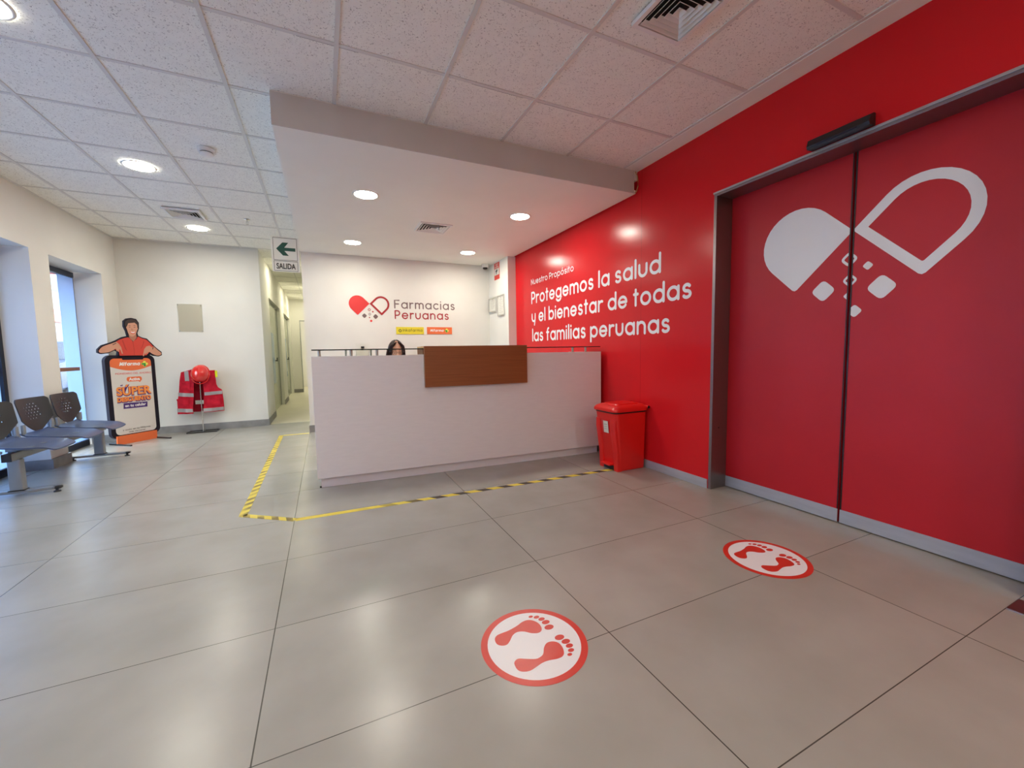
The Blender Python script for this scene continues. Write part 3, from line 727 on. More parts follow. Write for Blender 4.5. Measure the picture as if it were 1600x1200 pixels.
obj('nozzle', bm, M['chrome'], t_); obj('deflector', lathe(B(), [(0, -.054), (.016, -.054), (.016, -.056), (0, -.056)], 16), M['chrome'], t_)
bm = tube(B(), [(2.665, 3.004, H - .012), (2.680, 3.0, H - .04), (2.692, 3.0, H - .09), (2.692, 3.0, H - .14), (2.680, 3.004, H - .185), (2.664, 3.006, H - .20)], .0045, 8)
tag(obj('cable', bm, M['woodlight'], smooth=60), 'short loop of pale cable between ceiling and soffit corner at the red wall', 'cable')

# hanging exit sign
t_ = thing('exit_sign', 'white hanging sign with a green left arrow over the word SALIDA', 'sign', (-.462, 5.30, 2.042))
obj('panel', bx((-.012, 0, 0), (.262, .006, .385), .001), M['signwhite'], t_)
bm = B()
def border(bm, x0, z0, x1, z1, w_=.004, y=-.0012):
    for a in (((x0, y, z0), (x1, 0, z0 + w_)), ((x0, y, z1 - w_), (x1, 0, z1)), ((x0, y, z0 + w_), (x0 + w_, 0, z1 - w_)), ((x1 - w_, y, z0 + w_), (x1, 0, z1 - w_))): box(bm, *a)
border(bm, .006, .128, .244, .374); border(bm, .006, .010, .244, .120); obj('border', bm, M['ink'], t_)
bm = B(); xf(plate(bm, [(.036, .252), (.100, .324), (.158, .324), (.116, .268), (.226, .268), (.226, .232), (.116, .232), (.158, .180), (.100, .180)], .0012), Matrix.Identity(4)); obj('arrow', bm, M['green'], t_)
obj('lettering', addtext(B(), 'SALIDA', .085, (.030, -.0012, .034), width=.190, offset=.002), M['ink'], t_)
bm = B(); cyl(bm, (.04, .003, .385), (.04, .003, H - 2.042), .0015, seg=6); cyl(bm, (.21, .003, .385), (.21, .003, H - 2.042), .0015, seg=6); obj('hanging_wire', bm, M['white'], t_)

# ------------------------------------------------------------------ reception counter
ct = thing('reception_counter', 'long light grey reception counter with a wooden box front and a glass shelf', 'counter', (-.094, 3.62, 0), math.atan2(-.12, 2.755))
LEN = 2.755
obj('front_panel', bx((0, 0, .085), (LEN, .035, 1.088), .002), M['counter'], ct)
obj('plinth', bx((.022, .045, 0), (LEN - .02, .07, .085)), M['kick'], ct)
obj('side_panel', bx((0, .035, .085), (.035, .62, 1.088), .002), M['counter'], ct)
obj('side_panel', bx((LEN - .035, .035, .085), (LEN, .62, 1.088), .002), M['counter'], ct)
obj('side_plinth', bx((.022, .07, 0), (.05, .60, .085)), M['kick'], ct)
obj('side_plinth', bx((LEN - .05, .07, 0), (LEN - .022, .60, .085)), M['kick'], ct)
obj('worktop', bx((.035, .035, .72), (LEN - .035, .62, .75), .002), M['counter'], ct)
obj('foot_cap', bx((.010, .040, 0), (.024, .056, .012)), M['black'], ct)
for a, b in ((.005, .893), (1.880, LEN - .010)):
    obj('glass_shelf', bx((a, .003, 1.136), (b, .30, 1.144)), M['shelfglass'], ct)
    obj('shelf_edge', bx((a, -.001, 1.1355), (b, .003, 1.1445)), M['shelfedge'], ct)['label'] = 'dark green polished front edge of the glass shelf'
for (px, py) in ((.060, .018), (.300, .018), (.505, .018), (.260, .27), (.470, .27), (2.42, .018), (2.575, .018)):
    if py > .1: # rear posts stand on brackets from the worktop
        bm = cyl(B(), (px, py, .75), (px, py, 1.136), .008, seg=16)
    else: bm = cyl(B(), (px, py, 1.088), (px, py, 1.136), .011, seg=16)
    obj('shelf_post', bm, M['postmetal'], ct, smooth=40)
bm = bx((.894, -.040, .800), (1.879, .0, 1.163), .002); obj('wooden_front', bm, M['wood'], ct)['label'] = 'reddish brown veneered board on the counter front'
obj('wooden_top', bx((.894, .0, 1.145), (1.879, .33, 1.163), .001), M['woodlight'], ct)['label'] = 'pale wooden top board behind the brown front'
obj('wooden_side', bx((.894, .036, 1.090), (.912, .33, 1.145)), M['wood'], ct)
obj('wooden_side', bx((1.861, .036, 1.090), (1.879, .33, 1.145)), M['wood'], ct)

# ------------------------------------------------------------------ red pedal bin
bn = thing('pedal_bin', 'red plastic pedal bin with a lid standing between counter and red wall', 'bin', (2.515, 2.99, 0))
def loopxy(x0, y0, x1, y1, r, z, n=5):
    return [(px, py, z) for px, py in roundrect(x0, y0, x1, y1, r, n)]
def loft(bm, loops, cap=(True, True)):
    R_ = [[bm.verts.new(p) for p in lp] for lp in loops]; n = len(R_[0])
    for a, b in zip(R_, R_[1:]):
        for k in range(n): bm.faces.new((a[k], a[(k + 1) % n], b[(k + 1) % n], b[k]))
    if cap[0]: bm.faces.new(R_[0][::-1])
    if cap[1]: bm.faces.new(R_[-1])
    return bm
bm = loft(B(), [loopxy(-.135, -.130, .160, .135, .03, .004), loopxy(-.140, -.133, .163, .138, .032, .02), loopxy(-.200, -.150, .170, .155, .04, .535)])
body = obj('body', bm, M['binred'], bn, smooth=40)
# pedal recess side flanks that frame it on the left face
for ya, yb in ((-.130, -.072), (.078, .135)):
    bm = loft(B(), [loopxy(-.158, ya, -.10, yb, .012, .0), loopxy(-.165, ya - .002, -.10, yb + .002, .012, .16), loopxy(-.200, ya - .006, -.12, yb + .006, .014, .40), loopxy(-.198, ya - .006, -.13, yb + .006, .014, .47)])
    obj('body_flank', bm, M['binred'], bn, smooth=40)
bm = loft(B(), [loopxy(-.205, -.154, .174, .159, .045, .532), loopxy(-.207, -.156, .176, .161, .045, .548)]); obj('bag_rim', bm, M['black'], bn)['label'] = 'black bag edge under the lid'
bm = loft(B(), [loopxy(-.218, -.163, .172, .168, .045, .546), loopxy(-.222, -.166, .174, .171, .047, .556), loopxy(-.218, -.163, .172, .168, .045, .572), loopxy(-.200, -.150, .165, .155, .042, .590), loopxy(-.165, -.120, .155, .125, .035, .603)])
lid = obj('lid', bm, M['binred'], bn, smooth=30)
bm = loft(B(), [loopxy(-.150, -.105, .120, .110, .03, .602), loopxy(-.140, -.095, .110, .100, .03, .613)]); obj('lid_panel', bm, M['binred'], lid, smooth=30)
bm = cyl(B(), (.160, -.172, .575), (.160, .172, .575), .016, seg=20); obj('hinge_bar', bm, M['binred'], bn, smooth=40)
bm = cyl(B(), (.160, -.176, .575), (.160, -.1721, .575), .013, seg=20); obj('hinge_cap', bm, M['black'], bn)
obj('pedal', bx((-.200, -.062, .045), (-.130, .068, .062), .006), M['binred'], bn)
obj('pedal_gap', bx((-.150, -.07, .0), (-.136, .076, .04)), M['black'], bn)
bm = bx((-.0015, -.045, -.055), (0, .045, .055)); stk = obj('label_sticker', bm, M['paper'], bn, loc=(-.193, .005, .40), rot=(0, math.atan2(-.06, .515), 0)); stk['label'] = 'white and pink paper sticker'
obj('sticker_band', bx((-.0022, .022, -.055), (-.0016, .045, .055)), M['logored'], stk)
obj('sticker_lines', box(box(bx((-.0022, -.035, .02), (-.0016, .012, .026)), (-.0022, -.035, .0), (-.0016, .012, .004)), (-.0022, -.035, -.02), (-.0016, .012, -.016)), M['greyink'], stk)
bm = B(); tube(bm, [(-.186, -.050, .455), (-.180, -.105, .50)], .003, 6); tube(bm, [(-.186, .062, .455), (-.180, .110, .50)], .003, 6); obj('moulded_rib', bm, M['binred'], bn)

# ------------------------------------------------------------------ floor tape
def tape(p0, p1, wdt, mt, label):
    p0, p1 = Vector(p0), Vector(p1); d = p1 - p0
    bm = bx((0, -wdt / 2, 0), (d.length, wdt / 2, .0006))
    o = obj('floor_tape', bm, M[mt], None, loc=(p0.x, p0.y, .0003), rot=(0, 0, math.atan2(d.y, d.x)))
    return tag(o, label, 'tape')
tape((-.225, 3.012), (2.42, 2.950), .050, 'tape', 'yellow and black striped floor tape running along the counter front to the bin')
tape((-.560, 3.262), (-.225, 3.012), .050, 'tape2', 'short oblique piece of yellow floor tape cutting the corner')
tape((-.560, 3.250), (-.585, 6.36), .052, 'tape2', 'worn yellow striped floor tape running back beside the counter')
tape((-.560, 6.350), (-.240, 6.350), .050, 'tape', 'short strip of yellow tape at the foot of the reception wall')

# ------------------------------------------------------------------ footprint stickers
FOOT1 = [(-0.127, 0.082), (-0.113, 0.097), (-0.092, 0.101), (-0.06, 0.103), (-0.019, 0.113), (0.011, 0.125), (0.036, 0.126), (0.055, 0.113), (0.067, 0.089), (0.066, 0.062), (0.055, 0.044), (0.037, 0.04), (0.014, 0.051), (-0.007, 0.071), (-0.031, 0.08), (-0.055, 0.072), (-0.079, 0.048), (-0.098, 0.035), (-0.118, 0.04), (-0.13, 0.056)]
FOOT2 = [(-0.113, -0.066), (-0.105, -0.052), (-0.088, -0.047), (-0.062, -0.061), (-0.033, -0.075), (-0.014, -0.074), (0.003, -0.065), (0.021, -0.039), (0.042, -0.023), (0.065, -0.025), (0.082, -0.042), (0.083, -0.069), (0.073, -0.095), (0.058, -0.107), (0.035, -0.108), (0.008, -0.102), (-0.018, -0.101), (-0.047, -0.108), (-0.075, -0.114), (-0.1, -0.107), (-0.113, -0.092)]
TOES1 = [(0.058, 0.139, .0085), (0.078, 0.126, .011), (0.091, 0.106, .0125), (0.097, 0.082, .015), (0.094, 0.050, .0175)]
TOES2 = [(0.101, -0.018, .0175), (0.111, -0.047, .0155), (0.111, -0.072, .013), (0.104, -0.094, .011), (0.088, -0.110, .0085)]
def disc(bm, pts, z0, z1):
    lo = [bm.verts.new((x, y, z0)) for x, y in pts]; hi = [bm.verts.new((x, y, z1)) for x, y in pts]
    f = bm.faces.new(hi); n = len(pts)
    for i in range(n): bm.faces.new((lo[i], lo[(i + 1) % n], hi[(i + 1) % n], hi[i]))
    f.normal_update(); bmesh.ops.triangulate(bm, faces=[f], ngon_method='EAR_CLIP')
def circ(r, n=64, cx=0, cy=0, rx=1, ry=1): return [(cx + rx * r * math.cos(2 * PI * k / n), cy + ry * r * math.sin(2 * PI * k / n)) for k in range(n)]
st_ = thing('footprint_sticker', 'round red and white footprint floor sticker nearest the camera', 'floor sticker', (.670, 1.290, .0004))
bm = B(); disc(bm, circ(.201), 0, .0004); obj('border_ring', bm, M['redvinyl'], st_)
bm = B(); disc(bm, circ(.176), .0004, .0006); obj('white_field', bm, M['white_gloss'], st_)
for F, T in ((FOOT1, TOES1), (FOOT2, TOES2)):
    bm = B(); disc(bm, smoothpoly(F, 4), .0006, .0009)
    for (x, y, r_) in T: disc(bm, circ(r_, 20, x, y, 1.12, .80), .0006, .0009)
    obj('footprint', bm, M['redvinyl'], st_)
dup(st_, (2.056, 1.306, .0004), -.06, 'round red and white footprint floor sticker near the red sliding door')

# ------------------------------------------------------------------ dark red mat at the right edge
t_ = thing('door_mat', 'dark red mat corner on the floor at the right edge of the picture', 'mat', (2.527, .600, 0))
obj('pile', bx((0, -.75, 0), (.13, 0, .008), .003), M['mat'], t_)
obj('edge_strip', bx((-.006, -.75, 0), (0, 0, .005), .001), M['steel'], t_)

# ------------------------------------------------------------------ waiting bench
bench = thing('waiting_bench', 'three-seat waiting bench on a grey beam by the window', 'bench', (-2.30, 5.27, 0))
obj('beam', bx((-.028, -.76, .300), (.028, .76, .362), .006), M['greymetal'], bench)
for s_ in (-1, 1): obj('beam_cap', bx((-.029, .76 * s_ - (.006 if s_ < 0 else 0), .299), (.029, .76 * s_ + (0 if s_ < 0 else .006), .363), .003), M['black'], bench)
for s_ in (-1, 1):
    yy = s_ * .665
    bm = loft(B(), [loopxy(-.043, yy - .028, .043, yy + .028, .01, .052), loopxy(-.042, yy - .028, .042, yy + .028, .01, .20), loopxy(-.040, yy - .028, .040, yy + .028, .01, .300)])
    lg = obj('leg', bm, M['greymetal'], bench, smooth=40)
    obj('leg_collar', bx((-.048, yy - .034, .045), (.048, yy + .034, .054), .003), M['black'], lg)
    bm = B(); box(bm, (-.225, yy - .022, .024), (.225, yy + .022, .048), .006); fb = obj('foot_bar', bm, M['greymetal'], bench)
    for e in (-1, 1):
        bm = B(); box(bm, (e * .195, yy - .022, .026), (e * .255, yy + .022, .048), .008, 3); cyl(bm, (e * .225, yy, .012), (e * .225, yy, .028), .010, seg=14); cyl(bm, (e * .225, yy, 0), (e * .225, yy, .012), .024, .020, seg=18)
        obj('foot_glide', bm, M['black'], fb, smooth=40)
def shell_back():
    """perforated backrest: pentagon with rounded top and a V foot, slightly dished, holes punched as open quads"""
    bm = B(); nx, nz = 44, 34; W_, Ht = .47, .30
    def half(v):   # half width at height v (0 foot .. 1 top)
        if v < .36: return .05 + (.225 - .05) * (v / .36) ** .85
        if v > .90: return .235 - .035 * ((v - .90) / .10) ** 2
        return .225 + .010 * (v - .36) / .54
    def P(u, v, off):
        x = u * half(v); z = Ht * v; dish = -.030 * (1 - (x / .24) ** 2) + .012
        return Vector((dish - .055 * v + off, x, z))
    g = {}
    for off, key in ((0, 0), (-.007, 1)):
        for i in range(nx + 1):
            for j in range(nz + 1): g[(i, j, key)] = bm.verts.new(P(i / nx * 2 - 1, j / nz, off))
    hole = set()
    for r_ in range(6):
        for c_ in range(5):
            i = 12 + c_ * 4 + (2 if r_ % 2 else 0); j = 12 + r_ * 3
            if j < nz - 3 and not (r_ in (0, 5) and c_ in (0, 4)): hole |= {(i, j), (i + 1, j)}
    for i in range(nx):
        for j in range(nz):
            if (i, j) in hole: continue
            bm.faces.new((g[i, j, 0], g[i + 1, j, 0], g[i + 1, j + 1, 0], g[i, j + 1, 0]))
            bm.faces.new((g[i, j, 1], g[i, j + 1, 1], g[i + 1, j + 1, 1], g[i + 1, j, 1]))
    for (i, j) in list(hole):
        for (a, b, nb) in (((i, j), (i + 1, j), (i, j - 1)), ((i + 1, j), (i + 1, j + 1), (i + 1, j)), ((i + 1, j + 1), (i, j + 1), (i, j + 1)), ((i, j + 1), (i, j), (i - 1, j))):
            if nb in hole: continue
            bm.faces.new((g[(*a, 0)], g[(*b, 0)], g[(*b, 1)], g[(*a, 1)]))
    rim = [(i, 0) for i in range(nx)] + [(nx, j) for j in range(nz)] + [(i, nz) for i in range(nx, 0, -1)] + [(0, j) for j in range(nz, 0, -1)]
    for k in range(len(rim)):
        a, b = rim[k], rim[(k + 1) % len(rim)]; bm.faces.new((g[(*a, 0)], g[(*a, 1)], g[(*b, 1)], g[(*b, 0)]))
    return bm
def shell_seat():
    bm = B(); nx, ny = 18, 20
    def P(i, j, off):
        u = i / nx; v = j / ny * 2 - 1
        x = -.165 + u * .415; hw = .205 + .030 * math.sin(PI * min(1, u * 1.1)) - .05 * max(0, u - .8) / .2 * .8
        y = v * hw
        z = .016 * math.cos(u * PI * 1.1) - .010 * (1 - v * v) * math.sin(u * PI) + (-.030 * max(0, (u - .78) / .22) ** 2) + .022 * max(0, (.12 - u) / .12)
        z += .010 * abs(v) ** 3
        return (x, y, z + off)
    g = {}
    for off, key in ((0, 0), (-.012, 1)):
        for i in range(nx + 1):
            for j in range(ny + 1): g[i, j, key] = bm.verts.new(P(i, j, off))
    for i in range(nx):
        for j in range(ny):
            bm.faces.new((g[i, j, 0], g[i + 1, j, 0], g[i + 1, j + 1, 0], g[i, j + 1, 0])); bm.faces.new((g[i, j, 1], g[i, j + 1, 1], g[i + 1, j + 1, 1], g[i + 1, j, 1]))
    rim = [(i, 0) for i in range(nx)] + [(nx, j) for j in range(ny)] + [(i, ny) for i in range(nx, 0, -1)] + [(0, j) for j in range(ny, 0, -1)]
    for k in range(len(rim)):
        a, b = rim[k], rim[(k + 1) % len(rim)]; bm.faces.new((g[(*a, 0)], g[(*a, 1)], g[(*b, 1)], g[(*b, 0)]))
    return bm
seat0 = None
for k, yy in enumerate((-.55, -.045, .46)):
    if seat0 is None:
        seat0 = obj('seat', shell_seat(), M['seat'], bench, smooth=60, loc=(.0, yy, .405))
        bk0 = obj('backrest', shell_back(), M['seatback'], bench, smooth=50, loc=(-.115, yy, .452))
        parts_ = []
        for s_ in (-1, 1):
            bm = B(); tube(bm, [(-.02, s_ * .215, -.028), (-.10, s_ * .222, -.024), (-.150, s_ * .226, .00), (-.165, s_ * .228, .05), (-.178, s_ * .232, .16), (-.195, s_ * .232, .28)], .011, 10)
            parts_.append(obj('back_tube', bm, M['greymetal'], bench, smooth=50, loc=(.0, yy, .405)))
            bm = bx((-.06, s_ * .085 - .015, -.043), (.10, s_ * .085 + .015, -.013)); parts_.append(obj('seat_rail', bm, M['greymetal'], bench, loc=(.0, yy, .405)))
            bm = bx((-.020, s_ * .205 - .018, -.01), (.0, s_ * .205 + .018, .075), .006); parts_.append(obj('back_bracket', bm, M['greymetal'], bench, loc=(-.125, yy, .452)))
    else:
        for o0 in [seat0, bk0] + parts_:
            c = o0.copy(); COL.objects.link(c); c.parent = bench; c.location = (o0.location.x, yy, o0.location.z)

# ------------------------------------------------------------------ vest stand, vest and hard hat
vs = thing('clothes_stand', 'thin steel stand with a black base holding a red safety vest', 'stand', (-1.664, 7.28, 0))
bm = B(); tube(bm, [(-.18, -.085, .008), (.18, -.085, .008), (.18, .085, .008), (-.18, .085, .008)], .0085, 8, closed=True); box(bm, (-.012, -.085, .002), (.012, .085, .014)); obj('base_frame', bm, M['blackmetal'], vs)
bm = cyl(B(), (0, 0, .012), (0, 0, .90), .0075, seg=14); obj('pole', bm, M['chrome'], vs, smooth=40)
bm = cyl(B(), (-.19, .0, .885), (.235, .0, .885), .005, seg=10); obj('crossbar', bm, M['white'], vs)
VY = 7.262
def cloth(outline_fn, z0, z1, yfn, nx=22, nz=34, th=.006):
    """quad grid between left(z) and right(z); yfn gives the depth"""
    bm = B(); g = {}
    for key, off in ((0, 0), (1, th)):
        for j in range(nz + 1):
            z = z0 + (z1 - z0) * j / nz; a, b = outline_fn(z)
            for i in range(nx + 1):
                x = a + (b - a) * i / nx; g[i, j, key] = bm.verts.new((x, yfn(x, z) + off, z))
    for i in range(nx):
        for j in range(nz):
            bm.faces.new((g[i, j, 0], g[i + 1, j, 0], g[i + 1, j + 1, 0], g[i, j + 1, 0])); bm.faces.new((g[i, j, 1], g[i, j + 1, 1], g[i + 1, j + 1, 1], g[i + 1, j, 1]))
    rim = [(i, 0) for i in range(nx)] + [(nx, j) for j in range(nz)] + [(i, nz) for i in range(nx, 0, -1)] + [(0, j) for j in range(nz, 0, -1)]
    for k in range(len(rim)):
        a, b = rim[k], rim[(k + 1) % len(rim)]; bm.faces.new((g[(*a, 0)], g[(*a, 1)], g[(*b, 1)], g[(*b, 0)]))
    return bm
def lerp_pts(P, z):
    P = sorted(P, key=lambda q: q[1])
    if z <= P[0][1]: return P[0][0]
    for (x0, z0), (x1, z1) in zip(P, P[1:]):
        if z <= z1: return x0 + (x1 - x0) * (z - z0) / max(1e-6, z1 - z0)
    return P[-1][0]
def vy(x, z):
    u = x + 1.664
    return VY - .055 * math.exp(-((u / .28) ** 4)) + .012 * math.sin(x * 60 + z * 5) * (.9 - z) + .006 * math.sin(x * 25 - z * 22) + .02 * (u / .3) ** 2
LO = [(-1.947, .29), (-1.925, .518), (-1.893, .719), (-1.880, .80), (-1.862, .888), (-1.80, .905), (-1.73, .925)]; LI = [(-1.750, .28), (-1.745, .40), (-1.726, .60), (-1.719, .711), (-1.722, .804), (-1.712, .93)]
RO = [(-1.388, .290), (-1.388, .45), (-1.396, .609), (-1.440, .650), (-1.455, .698), (-1.461, .793), (-1.462, .905)]; RI = [(-1.631, .290), (-1.618, .45), (-1.608, .575), (-1.616, .724), (-1.60, .80), (-1.56, .86), (-1.54, .905)]
vest = thing('safety_vest', 'red safety vest with grey reflective bands hanging open on the stand', 'vest', (-1.664, 7.28, .59))
def vobj(n_, bm_, m_):
    xf(bm_, Matrix.Translation((1.664, -7.28, -.59))); return obj(n_, bm_, M[m_], vest, smooth=60)
vobj('left_front', cloth(lambda z: (lerp_pts(LO, z), lerp_pts(LI, z)), .285, .925, vy), 'vestred')
vobj('right_front', cloth(lambda z: (lerp_pts(RO, z), lerp_pts(RI, z))[::-1], .295, .905, vy), 'vestred')
vobj('back_panel', cloth(lambda z: (lerp_pts(LO, z) + .03, lerp_pts(RO, z) - .03), .30, .90, lambda x, z: VY + .040 + .006 * math.sin(x * 45)), 'vestdark')
def strip(x0, x1, z0, z1, tilt=0, mk='reflective', off=-.006, nm='reflective_band'):
    bm_ = B(); n_ = 14; g = {}
    for i in range(n_ + 1):
        x = x0 + (x1 - x0) * i / n_; dz = tilt * (i / n_)
        for j, z in enumerate((z0 + dz, z1 + dz)): g[i, j] = bm_.verts.new((x, vy(x, z) + off, z)); g[i, j, 1] = bm_.verts.new((x, vy(x, z) + off + .003, z))
    for i in range(n_):
        bm_.faces.new((g[i, 0], g[i + 1, 0], g[i + 1, 1], g[i, 1])); bm_.faces.new((g[i, 0, 1], g[i, 1, 1], g[i + 1, 1, 1], g[i + 1, 0, 1]))
        bm_.faces.new((g[i, 0], g[i, 0, 1], g[i + 1, 0, 1], g[i + 1, 0])); bm_.faces.new((g[i, 1], g[i + 1, 1], g[i + 1, 1, 1], g[i, 1, 1]))
    return vobj(nm, bm_, mk)
strip(-1.820, -1.770, .760, .902); strip(-1.918, -1.731, .545, .597, -.018); strip(-1.944, -1.752, .316, .367, -.012)
strip(-1.602, -1.396, .540, .588, .010); strip(-1.628, -1.390, .303, .352, .004)
bm_ = B(); box(bm_, (-1.735, VY + .020, .413), (-1.615, VY + .026, .468)); vobj('back_band', bm_, 'signwhite')['label'] = 'pale reflective band across the back'
for (x0, x1, z0, z1) in ((-1.855, -1.765, .640, .735), (-1.935, -1.80, .395, .500), (-1.585, -1.480, .635, .735), (-1.585, -1.420, .385, .510)):
    strip(x0, x1, z0, z1, 0, 'vestred', -.010, 'pocket')
    strip(x0 - .004, x1 + .004, z1 - .018, z1 + .006, 0, 'vestred', -.015, 'pocket_flap')
strip(-1.462, -1.436, .80, .897, 0, 'hivis', -.008, 'shoulder_tab')['label'] = 'yellow and black shoulder tab'
hh_ = thing('hard_hat', 'shiny red hard hat hung over the neck of the safety vest', 'helmet', (-1.625, 7.165, .862))
bm = B(); bmesh.ops.create_uvsphere(bm, u_segments=36, v_segments=24, radius=1)
for v in list(bm.verts):
    if v.co.z < -.05: v.co.z = -.05 - (v.co.z + .05) * .02
    v.co = Vector((v.co.x * .105, v.co.y * .125, v.co.z * .112))
    v.co.z += .005 * math.exp(-(v.co.x / .02) ** 2) * (v.co.z > 0)
xf(bm, Matrix.Rotation(math.radians(72), 4, 'X')); obj('shell', bm, M['helmet'], hh_, smooth=60)
bm = B(); tube(bm, [(.109 * math.cos(a * PI / 18), .130 * math.sin(a * PI / 18) - (.02 if math.sin(a * PI / 18) < -.5 else 0), -.004) for a in range(36)], .006, 8, closed=True); xf(bm, Matrix.Rotation(math.radians(72), 4, 'X')); obj('brim', bm, M['helmet'], hh_, smooth=60)

# empty acrylic holder on far wall
t_ = thing('notice_holder', 'empty clear acrylic notice holder on the white far wall', 'holder', (-1.897, YF - .002, 1.468))
obj('front_sheet', bx((0, -.010, 0), (.298, -.006, .405), .001), M['acrylic'], t_)
obj('back_sheet', bx((0, -.004, 0), (.298, 0, .405), .001), M['acrylic'], t_)
bm = B()
for a in ((.012, .012), (.286, .012), (.012, .393), (.286, .393)): cyl(bm, (a[0], -.014, a[1]), (a[0], -.0, a[1]), .005, seg=12)
obj('standoff', bm, M['chrome'], t_)

# ------------------------------------------------------------------ advertising cut-out stand
ad = thing('advertising_stand', 'phone-shaped orange advertising stand with a printed smiling man on top', 'advertising stand', (-2.47, 6.68, 0), math.atan2(.385, .325))
TH = .055
def P_(name, pts, mk, y, t=.001, smooth=0, parent=None, lab=None):
    bm = B(); plate(bm, smoothpoly(pts, smooth) if smooth else pts, t); xf(bm, Matrix.Translation((0, y, 0)))
    o = obj(name, bm, M[mk], parent or ad)
    if lab: o['label'] = lab
    return o
FR = -.0005
P_('base_board', [(.045, 0), (.500, 0), (.505, .11), (.048, .11)], 'orange', 0, .02)
P_('phone_board', roundrect(.004, .075, .560, 1.140, .075, 8), 'phone', TH, TH - .001, lab='black phone outline with thick edge')
F0 = 0
fz = 0.0
def face(name, pts, mk, layer, smooth=0, lab=None): return P_(name, pts, mk, fz - .0006 * layer, .0005, smooth, None, lab)
scr = roundrect(.052, .120, .512, 1.098, .050, 8)
face('screen', scr, 'screen', 1)
hdr = [p for p in scr if p[1] > 1.0]
hp = [(.052, .995)] + [(.052 + .460 * k / 14, .995 - .056 * math.sin(PI * k / 14)) for k in range(1, 14)] + [(.512, .995)]
top = roundrect(.052, .9, .512, 1.098, .050, 8); top = [p for p in top if p[1] > 1.0]
face('header_field', hp + top[:9] + top[9:], 'orange', 2)
face('notch', roundrect(.185, 1.080, .425, 1.110, .012), 'phone', 3)
def ftxt(name, s, size, x, z, wd, mk, layer, off=.0, shear=0.0):
    bm = addtext(B(), s, size, (x, -.0006 * layer, z), width=wd, offset=off, shear=shear, extrude=.0003); return obj(name, bm, M[mk], ad)
obj('lettering', xf(lettering(B(), 'Mifarma', .228, .036, .011, 0, 0, gap=.30), Matrix.Translation((.148, -.0022, 1.004)) @ SHEAR), M['white'], ad)
plus(ad, .435, 1.022, .042, -.0022)
ftxt('lettering', 'MONEDERO DEL AHORRO', .034, .100, .892, .405, 'logored', 3, .0)
face('speech_bubble', roundrect(.216, .796, .388, .858, .026), 'orange', 2); face('bubble_tail', [(.340, .80), (.375, .80), (.364, .782)], 'orange', 2)
ftxt('lettering', 'Activa', .052, .240, .810, .125, 'white', 4, .002)
ftxt('lettering', 'el', .030, .140, .745, .026, 'purple', 3, .001)
def puffy(s, size, x, z, wd, k):
    for mk, off, ly in (('purple', .011, k), ('orange', .006, k + 1), ('orange2', .0015, k + 2)): ftxt('lettering', s, size, x, z + (-.006 if mk == 'purple' else 0), wd, mk, ly, off)
puffy('SÚPER', .145, .092, .628, .395, 3); puffy('DESCUENTO', .074, .092, .546, .385, 7)
face('purple_label', [(.158, .522), (.430, .515), (.425, .446), (.153, .450)], 'purple', 3)
ftxt('lettering', 'en tu celular', .050, .172, .470, .238, 'white', 4, .0015)
ftxt('lettering', 'y úsalo en tu Mifarma', .030, .124, .168, .315, 'ink', 3); ftxt('lettering', 'más cercana!', .030, .190, .136, .185, 'ink', 3)
# printed figure, one shaped board with print layers
HAIR = [(0.251, 1.53), (0.257, 1.571), (0.286, 1.597), (0.328, 1.609), (0.375, 1.6), (0.4, 1.56), (0.398, 1.503), (0.388, 1.489), (0.386, 1.538), (0.361, 1.564), (0.288, 1.552), (0.274, 1.517), (0.262, 1.50)]
FACE = [(0.262, 1.50), (0.270, 1.545), (0.288, 1.572), (0.361, 1.574), (0.388, 1.545), (0.395, 1.496), (0.38, 1.461), (0.364, 1.418), (0.335, 1.386), (0.305, 1.385), (0.281, 1.418), (0.27, 1.469)]
NECK = [(0.283, 1.43), (0.367, 1.43), (0.370, 1.366), (0.329, 1.315), (0.286, 1.366)]
SHIRT = [(0.274, 1.37), (0.226, 1.358), (0.173, 1.336), (0.137, 1.309), (0.055, 1.181), (0.124, 1.214), (0.161, 1.187), (0.164, 1.135), (0.465, 1.135), (0.505, 1.179), (0.556, 1.164), (0.568, 1.237), (0.527, 1.295), (0.48, 1.345), (0.431, 1.36), (0.383, 1.384), (0.369, 1.355), (0.323, 1.312), (0.296, 1.353)]
LARM = [(0.148, 1.309), (0.091, 1.288), (0.001, 1.25), (-0.039, 1.208), (-0.044, 1.182), (-0.021, 1.17), (0.049, 1.178), (0.113, 1.214), (0.139, 1.262)]
RARM = [(0.549, 1.244), (0.506, 1.186), (0.567, 1.139), (0.619, 1.131), (0.646, 1.145), (0.646, 1.171), (0.605, 1.208), (0.563, 1.252)]
LHAND = [(0.096, 1.281), (0.143, 1.309), (0.169, 1.282), (0.188, 1.242), (0.2, 1.167), (0.202, 1.157), (0.188, 1.16), (0.177, 1.208), (0.166, 1.215), (0.159, 1.183), (0.150, 1.186), (0.149, 1.212), (0.143, 1.190), (0.134, 1.194), (0.134, 1.218), (0.124, 1.222), (0.118, 1.248), (0.099, 1.255)]
RHAND = [(0.548, 1.237), (0.512, 1.266), (0.473, 1.254), (0.444, 1.215), (0.422, 1.126), (0.434, 1.122), (0.448, 1.170), (0.452, 1.148), (0.462, 1.148), (0.466, 1.175), (0.474, 1.155), (0.483, 1.158), (0.486, 1.184), (0.498, 1.172), (0.513, 1.193), (0.54, 1.215)]
